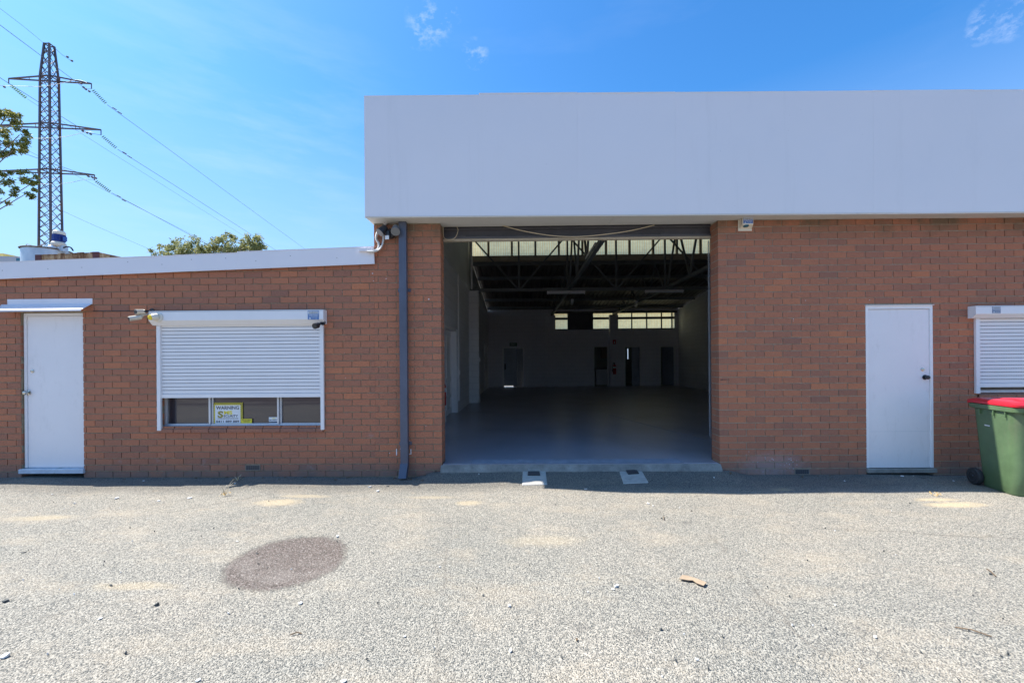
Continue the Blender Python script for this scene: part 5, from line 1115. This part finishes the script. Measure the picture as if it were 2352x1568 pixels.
for i in range(3):
    Lt, Rt = tips[i]
    e = at(*insR[i], PD + 1.0); p = insul(Rt, e - Rt); wire([p] + span(e, fwdR[i], 0.6)[1:], .020, names[i] + ' right-hand power line running from pylon away behind the shed')
    e = at(*insL[i], PD + 1.0); p = insul(Lt, e - Lt); wire([p] + span(e, fwdL[i], 0.6)[1:], .013, names[i] + ' left-hand power line passing behind the pylon toward the far trees')
back = [((0, 58), (197, 205)), ((0, 179), (200, 304.8)), ((0, 333), (210, 407))]
for i in range(3):
    Lt, Rt = tips[i]; (x0, y0), (x1, y1) = back[i]
    A = at(x1, y1, PD - .6); Bq = at(x0, y0, PD - 12 + i * 2); d = (Bq - A)
    wire([Rt, A, Bq, A + d * 2.6], .018, names[i] + ' power line coming overhead from upper left to the right crossarm tip')
for (pts, lb) in ((((-20, 197), (45, 198), (92, 199), (135, 193), (176, 184), (200, 190)), 'pale jumper cable looping below the top crossarm'), (((-20, 312), (20, 315), (92, 318), (150, 314), (200, 303), (215, 306)), 'pale jumper cable looping below the middle crossarm'), (((-20, 415), (20, 419), (92, 423), (150, 421), (200, 412), (222, 416)), 'pale jumper cable looping below the lowest crossarm')):
    P = [at(a, b, PD - 1.2) for a, b in pts]; m = rope(P, .014, 'jumper_cable', M['wire_pale'], lb, 'cable')
for i, (a, b, Y) in enumerate(((197, 205, -.6), (176, 186, -.6), (216, 209, .3), (236, 263, 2), (245, 269, 2), (200, 305, -.6), (185, 300, -.6), (248, 305, .3), (266, 356, 2), (276, 362, 2), (210, 407, -.6), (193, 405, -.6), (235, 410, .3), (255, 463, 2), (264, 469, 2), (88, 348, 1), (95, 353, 1), (158, 128, .2), (165, 140, .2))):
    pass
mb = MB()
for (a, b) in ((197, 205), (192, 201), (205, 210), (186, 192), (200, 305), (190, 301), (208, 308), (212, 407), (203, 405), (220, 409), (165, 140), (155, 131), (10, 200)):
    p = at(a, b, PD - .5); mb.lathe(p, [(-.12, .03), (-.05, .08), (.05, .08), (.12, .03)], (1, 0, -.6), 8)
mb.build('dead_end_clamps', M['galv'], pyl)
mb = MB()
for i, (x, y, s_) in enumerate(((297, 289, 0), (310, 296, 0), (279, 355, 0), (343, 363, 0), (262, 461, 0), (322, 474, 0))): pass
for (R_, e_, fs) in ((tips[0][1], fwdR[0], (.008, .022)), (tips[1][1], fwdR[1], (.008, .022)), (tips[2][1], fwdR[2], (.008, .022))):
    pass
for (a, b) in ((269, 255), (292, 356.5), (278.5, 456)):
    for s_ in (-6, 6): p = at(a - 0 + s_, b + .35 * s_ + (2 if s_ > 0 else -3), PD + 4); mb.lathe(p, [(-.16, .045), (.16, .045)], (1, .6, -.6), 7)
mb.build('vibration_dampers', M['galv'], pyl)
rope([at(0, 20, PD - 6), at(60, 66, PD - 3), at(108, 106, PD)], .012, 'earth_wire', M['wire'], 'thin earth wire rising left from the pylon peak', 'power line')
mb = MB(); a = at(118, 104, PD); b = at(166, 142, PD + 1); mb.tube([a, a.lerp(b, .5) - Vector((0, 0, .1)), b], .015, 5); tag(mb.build('earth_wire', M['wire']), 'short earth wire and clamp hanging right of the pylon peak', 'power line')

# mixing tank with motor
TY = 8.0
rad = .60; cx = at(108, 585, TY + rad).x; zt = at(108, 576, TY + rad).z
k = MT('galvanised_tank', .45, .5); c = k.ramp(k.noise(2.5, 6, .7, k.map((1, 1, .35))), [(.35, (.42, .48, .55)), (.7, (.66, .70, .74))]); c = k.mix(k.rng(k.noise(9, 6, .7, k.map((1, 1, .2))), .6, .8, 0, .7), c, (.30, .20, .12)); k.color(c); M['tank'] = k.m
tk = thing('mixing_tank', (cx, TY + rad, 0), 'pale galvanised round tank behind the low roof at left', 'tank')
MB().lathe((cx, TY + rad, 0), [(0, rad), (zt - .02, rad)], n=48).build('tank_shell', M['tank'], tk, smooth=40)
MB().lathe((cx, TY + rad, zt - .018), [(0, rad + .035), (.02, rad + .045), (.035, rad + .035), (.04, rad * .3)], n=48).build('tank_rim', paint('rust_rim', (.12, .08, .06), .7, .4, 6), tk, smooth=30)
for px in (106, 160): pass
mb = MB()
for p0_ in ((103, 571, 125, 577), (160, 566, 183, 576)): pass
mb.tube([at(101, 574, TY + .3), at(101, 561, TY + .3), at(104, 559, TY + .3), at(119, 561, TY + .3), at(124, 565, TY + .3), at(125, 576, TY + .3)], .018, 6).tube([at(156, 574, TY + .4), at(156, 560, TY + .4), at(159, 560, TY + .4), at(176, 568, TY + .4), at(178, 576, TY + .4)], .018, 6)
tk2 = mb
# positions in crop: hoops at 60-74 and 92-105 (frame units)
MB().tube([at(60, 577, TY + .3), at(60, 562, TY + .3), at(63, 560.5, TY + .3), at(71, 563, TY + .3), at(73, 566, TY + .3), at(73.5, 576, TY + .3)], .012, 6).build('lifting_hoop', M['wire_pale'], tk); mb = MB().tube([at(92, 576, TY + .3), at(92, 562, TY + .3), at(95, 560.5, TY + .3), at(103, 564, TY + .3), at(105, 576, TY + .3)], .012, 6)
mb.build('lifting_hoop', M['wire_pale'], tk)
mo = thing('agitator_motor', at(136, 572, TY + .5), 'blue electric motor on white gearbox standing on the tank', 'motor')
cb = at(134, 575, TY + .5); ct = at(138, 530.5, TY + .5); ax = (ct - cb); Lm = ax.length; ax = Vector((.06, 0, 1)).normalized(); r = .162
MB().lathe(cb + ax * (Lm * .44), [(0, r * .92), (Lm * .36, r * .92)], ax, 24).build('motor_body', paint('motor_blue', (.015, .05, .30), .35, .1, 8), mo, smooth=30)
mb = MB()
for i in range(24):
    t_ = 2 * math.pi * i / 24; o_ = Vector((math.cos(t_), math.sin(t_), 0)) * r * .95; mb.bar(cb + ax * (Lm * .46) + o_, cb + ax * (Lm * .78) + o_, .01, .03)
mb.build('cooling_fins', paint('motor_blue_dark', (.012, .04, .24), .4), mo)
MB().lathe(cb + ax * (Lm * .805), [(0, r * 1.0), (Lm * .12, r * 1.0), (Lm * .19, r * .8), (Lm * .20, r * .2)], ax, 24).build('fan_cowl', M['cream_plastic'], mo, smooth=30)
MB().lathe(cb + ax * (Lm * .10), [(0, r * .55), (Lm * .06, r * .7), (Lm * .12, r * 1.12), (Lm * .24, r * 1.18), (Lm * .32, r * 1.0)], ax, 24).build('gearbox', M['cream_plastic'], mo, smooth=30)
a = at(125, 573, TY + .45); b = at(150, 563, TY + .55)
MB().lathe(at(112 + 8, 571, TY + .45), [(-.02, .13), (.16, .13), (.18, .10), (.20, .05)], (1, 0, .1), 20).box(tuple(at(126, 577, TY + .42)), tuple(at(157, 567, TY + .6))).tube([at(139, 574, TY + .5), at(137, 562, TY + .5)], .09, 14).build('mounting', M['tank'], mo, smooth=30)
MB().box(tuple(at(147, 553, TY + .40)), tuple(at(152, 545, TY + .5))).build('terminal_box', paint('box_blue', (.02, .10, .38), .4), mo)
rope([at(146, 569, TY + .45), at(154, 566.5, TY + .45), at(163, 569, TY + .45), at(168, 576, TY + .45)], .022, 'black_hose', M['black'], 'black hose arching down the right of the tank', 'hose')
# timber crate
CYr = 7.0
k = MT('weathered_timber', .85, 0, .2); c = k.ramp(k.noise(3, 6, .7, k.map((2.5, 1, .8))), [(.32, (.10, .04, .02)), (.46, (.34, .18, .09)), (.6, (.55, .36, .20)), (.78, (.72, .60, .46))]); k.color(c); k.bump(k.noise(40, 4, .6, k.map((.3, .3, 3))), .004); M['timber'] = k.m
P0, P1, P2 = at(90, 590, CYr), at(222, 581.3, CYr - .3), at(280, 590.5, CYr + 1.3)
ct = thing('timber_crate', ((P0.x + P1.x) / 2, CYr, 0), 'rough weathered timber crate top behind the low white fascia', 'crate')
mb = MB(); nP = 9
base = MB(); zb_ = 2.0
zt0, zt1, zt2 = P0.z + .07, P1.z + .04, P2.z
r_ = random.Random(9)
for i in range(nP):
    u0, u1 = i / nP, (i + .96) / nP; a_ = P0.lerp(P1, u0); b_ = P0.lerp(P1, u1); dz = r_.uniform(-.015, .012)
    za_ = zt0 + (zt1 - zt0) * u0 + dz; zbb = zt0 + (zt1 - zt0) * u1 + dz; base.hexa([(a_.x, a_.y, 0), (b_.x, b_.y, 0), (b_.x, b_.y + .03, 0), (a_.x, a_.y + .03, 0)], [(a_.x, a_.y, za_), (b_.x, b_.y, zbb), (b_.x, b_.y + .03, zbb), (a_.x, a_.y + .03, za_)])
for i in range(6):
    u0, u1 = i / 6, (i + .96) / 6; a_ = P1.lerp(P2, u0); b_ = P1.lerp(P2, u1); za_ = zt1 + (zt2 - zt1) * u0; zbb = zt1 + (zt2 - zt1) * u1
    base.hexa([(a_.x, a_.y, 0), (b_.x, b_.y, 0), (b_.x - .03, b_.y, 0), (a_.x - .03, a_.y, 0)], [(a_.x, a_.y, za_), (b_.x, b_.y, zbb), (b_.x - .03, b_.y, zbb), (a_.x - .03, a_.y, za_)])
base.build('planks', M['timber'], ct)
mb = MB(); mb.hexa([(P0.x, P0.y, zt0 - .05), (P1.x, P1.y, zt1 - .05), (P2.x, P2.y, zt2 - .05), (P0.x + .5, P0.y + 1.4, zt0 - .05)], [(P0.x, P0.y, zt0 - .02), (P1.x, P1.y, zt1 - .02), (P2.x, P2.y, zt2 - .02), (P0.x + .5, P0.y + 1.4, zt0 - .02)]); mb.build('crate_lid', M['timber'], ct)
mb = MB()
for P_, z_ in ((P0, zt0), (P1, zt1)): mb.box((P_.x - .09, P_.y - .035, z_ - .5), (P_.x + .09, P_.y - .004, z_ - .01))
mb.build('corner_brackets', paint('red_primer', (.12, .03, .025), .6, .3, 9), ct)
# far building at the left edge
FY = 30
a = at(-60, 586, FY); b = at(50, 585, FY)
fbld = thing('distant_building', ((a.x + b.x) / 2, FY + 4, 0), 'plain pale industrial building far off at the left edge', 'building')
z0_ = at(0, 583, FY).z; z1_ = at(50, 591, FY).z
MB().hexa([(a.x - 6, FY, 0), (b.x + 2, FY, 0), (b.x + 2, FY + 8, 0), (a.x - 6, FY + 8, 0)], [(a.x - 6, FY, z0_ + .2), (b.x + 2, FY, z1_ - .05), (b.x + 2, FY + 8, z1_ - .05), (a.x - 6, FY + 8, z0_ + .2)]).build('wall', paint('pale_render', (.52, .50, .50), .8, .08, .8), fbld)
w0 = at(38, 602, FY); w1 = at(50, 593, FY); MB().box((w0.x, FY - .03, w0.z - .6), (w1.x + 1, FY - .005, w1.z)).build('window', paint('teal_glass', (.03, .16, .22), .1), fbld)
p_ = at(0, 583, FY + 1); q_ = at(17, 578, FY + 1); MB().box((p_.x - 3, FY + 1, p_.z - .3), (p_.x + .3, FY + 2.5, p_.z + .04)).build('roof_unit', paint('yellow_unit', (.72, .55, .15), .5), fbld)

# ------------------------------------------------------------------ trees
def leaf_mat(name, a, b, c_):
    k = MT(name, .55, 0, .35); at_ = k.n.new('ShaderNodeAttribute'); at_.attribute_name = 'tone'; sp = k.n.new('ShaderNodeSeparateColor'); k.l.new(at_.outputs['Color'], sp.inputs[0])
    k.color(k.ramp(sp.outputs[0], [(0, a), (.5, b), (1, c_)]))
    try: k.b.inputs['Transmission Weight'].default_value = 0.0
    except Exception: pass
    tr = k.n.new('ShaderNodeBsdfTranslucent'); ms = k.n.new('ShaderNodeMixShader'); ms.inputs[0].default_value = .28
    k.l.new(k.ramp(sp.outputs[0], [(0, tuple(v * 1.2 for v in a)), (1, tuple(v * 1.3 for v in c_))]), tr.inputs[0]); k.l.new(k.b.outputs[0], ms.inputs[1]); k.l.new(tr.outputs[0], ms.inputs[2]); k.l.new(ms.outputs[0], k.n['Material Output'].inputs[0]); return k.m
M['leaf'] = leaf_mat('gum_leaf', (.09, .11, .025), (.24, .26, .06), (.45, .41, .11)); M['leaf2'] = leaf_mat('dull_gum_leaf', (.12, .14, .05), (.30, .31, .11), (.52, .50, .22))
M['bark'] = paint('bark', (.22, .17, .13), .85, .25, 6)
def foliage(mb, c, R, n, size, r_, flatz=.95):
    for _ in range(n):
        d = Vector((r_.gauss(0, 1), r_.gauss(0, 1), r_.gauss(0, 1))).normalized() * (r_.random() ** .45)
        p = c + Vector((d.x * R, d.y * R, d.z * R * flatz))
        a = Vector((r_.gauss(0, 1), r_.gauss(0, 1), r_.gauss(0, .8) - .5)).normalized() * size * r_.uniform(.6, 1.3); b = a.orthogonal().normalized(); b.rotate(Matrix.Rotation(r_.uniform(0, 6.28), 3, a)); b *= size * .22
        mb.t = (min(1, max(0, r_.gauss(.45, .25))), 0, 0); mb.quad(p, p + a * .5 + b, p + a, p + a * .5 - b)
def tree(name, base, limbs, clumps, label, leafmat, size, seed, group=None, dens=260):
    r_ = random.Random(seed); t = thing(name, base, label, 'tree', group); mb = MB()
    for pts, rr_ in limbs:
        n_ = len(pts); mb.tube(pts, [rr_ * (1 - .75 * i / (n_ - 1)) for i in range(n_)], 8)
    mb.build('trunk', M['bark'], t, smooth=60); mb = MB()
    for c, R in clumps:
        for _ in range(max(3, int(R * 9))):
            d = Vector((r_.gauss(0, 1), r_.gauss(0, 1), r_.gauss(0, 1))).normalized() * R * r_.uniform(.3, 1.0)
            foliage(mb, c + d * .9, R * r_.uniform(.22, .42), int(dens * R * .22), size, r_)
    mb.build('crown', leafmat, t, tone=True)
# big gum at the left edge, its branch ends reaching into view
TYY = 17.0
def tp2(a, b, Y=TYY): return at(a, b, Y)
tb_ = Vector((tp2(-260, 500).x, TYY, 0))
cl_ = [(tp2(x, y, TYY + dy), r) for x, y, dy, r in ((12, 262, 0, .62), (40, 270, .3, .5), (-25, 280, 0, .9), (45, 300, .2, .42), (50, 318, -.2, .45), (8, 318, .1, .5), (40, 342, 0, .42), (10, 350, 0, .4), (25, 350, .2, .3), (-30, 340, 0, .8),
     (15, 398, 0, .42), (45, 410, .2, .42), (70, 416, 0, .42), (78, 425, 0, .35), (68, 448, .1, .32), (35, 435, 0, .35), (2, 430, 0, .45), (-2, 465, 0, .35), (-40, 420, 0, .7), (48, 392, 0, .3))]
limbs = [([tb_, tb_ + Vector((.2, 0, 4)), tb_ + Vector((.6, 0, 7.5))], .32)]
st = tb_ + Vector((.6, 0, 6.6))
st = tb_ + Vector((.6, 0, 7.4))
for (x, y) in ((15, 270), (45, 310), (30, 345), (-20, 300)): e = tp2(x, y); limbs.append(([st, st.lerp(e, .5) + Vector((0, 0, .1)), e], .07))
for (x, y) in ((75, 420), (60, 445), (5, 455), (20, 400)): e = tp2(x, y); s2_ = tb_ + Vector((.3, 0, 6.1)); limbs.append(([s2_, s2_.lerp(e, .5) + Vector((0, 0, .25)), e], .06))
tree('gum_tree', tb_, limbs, cl_, 'tall gum tree whose leafy branches enter at the left edge', M['leaf'], .15, 3, dens=900)
# row of gums behind the low roof
def gum(clx, label, seed, Y):
    xs_ = [c[0] for c in clx]; mx_ = sum(xs_) / len(xs_); b = Vector((at(mx_, 600, Y).x, Y, 0)); cl2 = [(at(x, y, Y + (i % 3 - 1) * .6), r) for i, (x, y, r) in enumerate(clx)]
    fork = Vector((b.x, Y, cl2[0][0].z - 3.2)); lm = [([b, b.lerp(fork, .5) + Vector((.15, 0, 0)), fork], .28)]
    for c, R in cl2: lm.append(([fork, fork.lerp(c, .6) + Vector((0, 0, -.2)), c], .08))
    cl2 += [(Vector((b.x + s_ * 1.3, Y, fork.z + .6)), 1.3) for s_ in (-1, 1)]
    tree('gum_tree', b, lm, cl2, label, M['leaf2'], .19, seed, 'gum trees behind the low roof', dens=330)
gum([(362, 581, .5), (385, 572, .8), (402, 562, .6), (398, 583, .9), (430, 570, .8), (442, 556, .7), (450, 575, .8), (425, 588, 1.)], 'leftmost bushy gum tree above the low white fascia', 5, 26)
gum([(470, 575, .7), (487, 556, .7), (482, 570, .7), (510, 560, .8), (525, 553, .7), (520, 573, 1.), (540, 570, .9), (497, 580, .8), (550, 583, .8)], 'middle gum tree crossed by a wire above the fascia', 6, 26.5)
gum([(552, 567, .45), (561, 552, .35), (572, 566, .8), (580, 553, .8), (590, 561, .8), (597, 572, .6), (575, 580, 1.), (594, 580, .7)], 'rightmost rounded gum tree nearest the high shed', 7, 26)
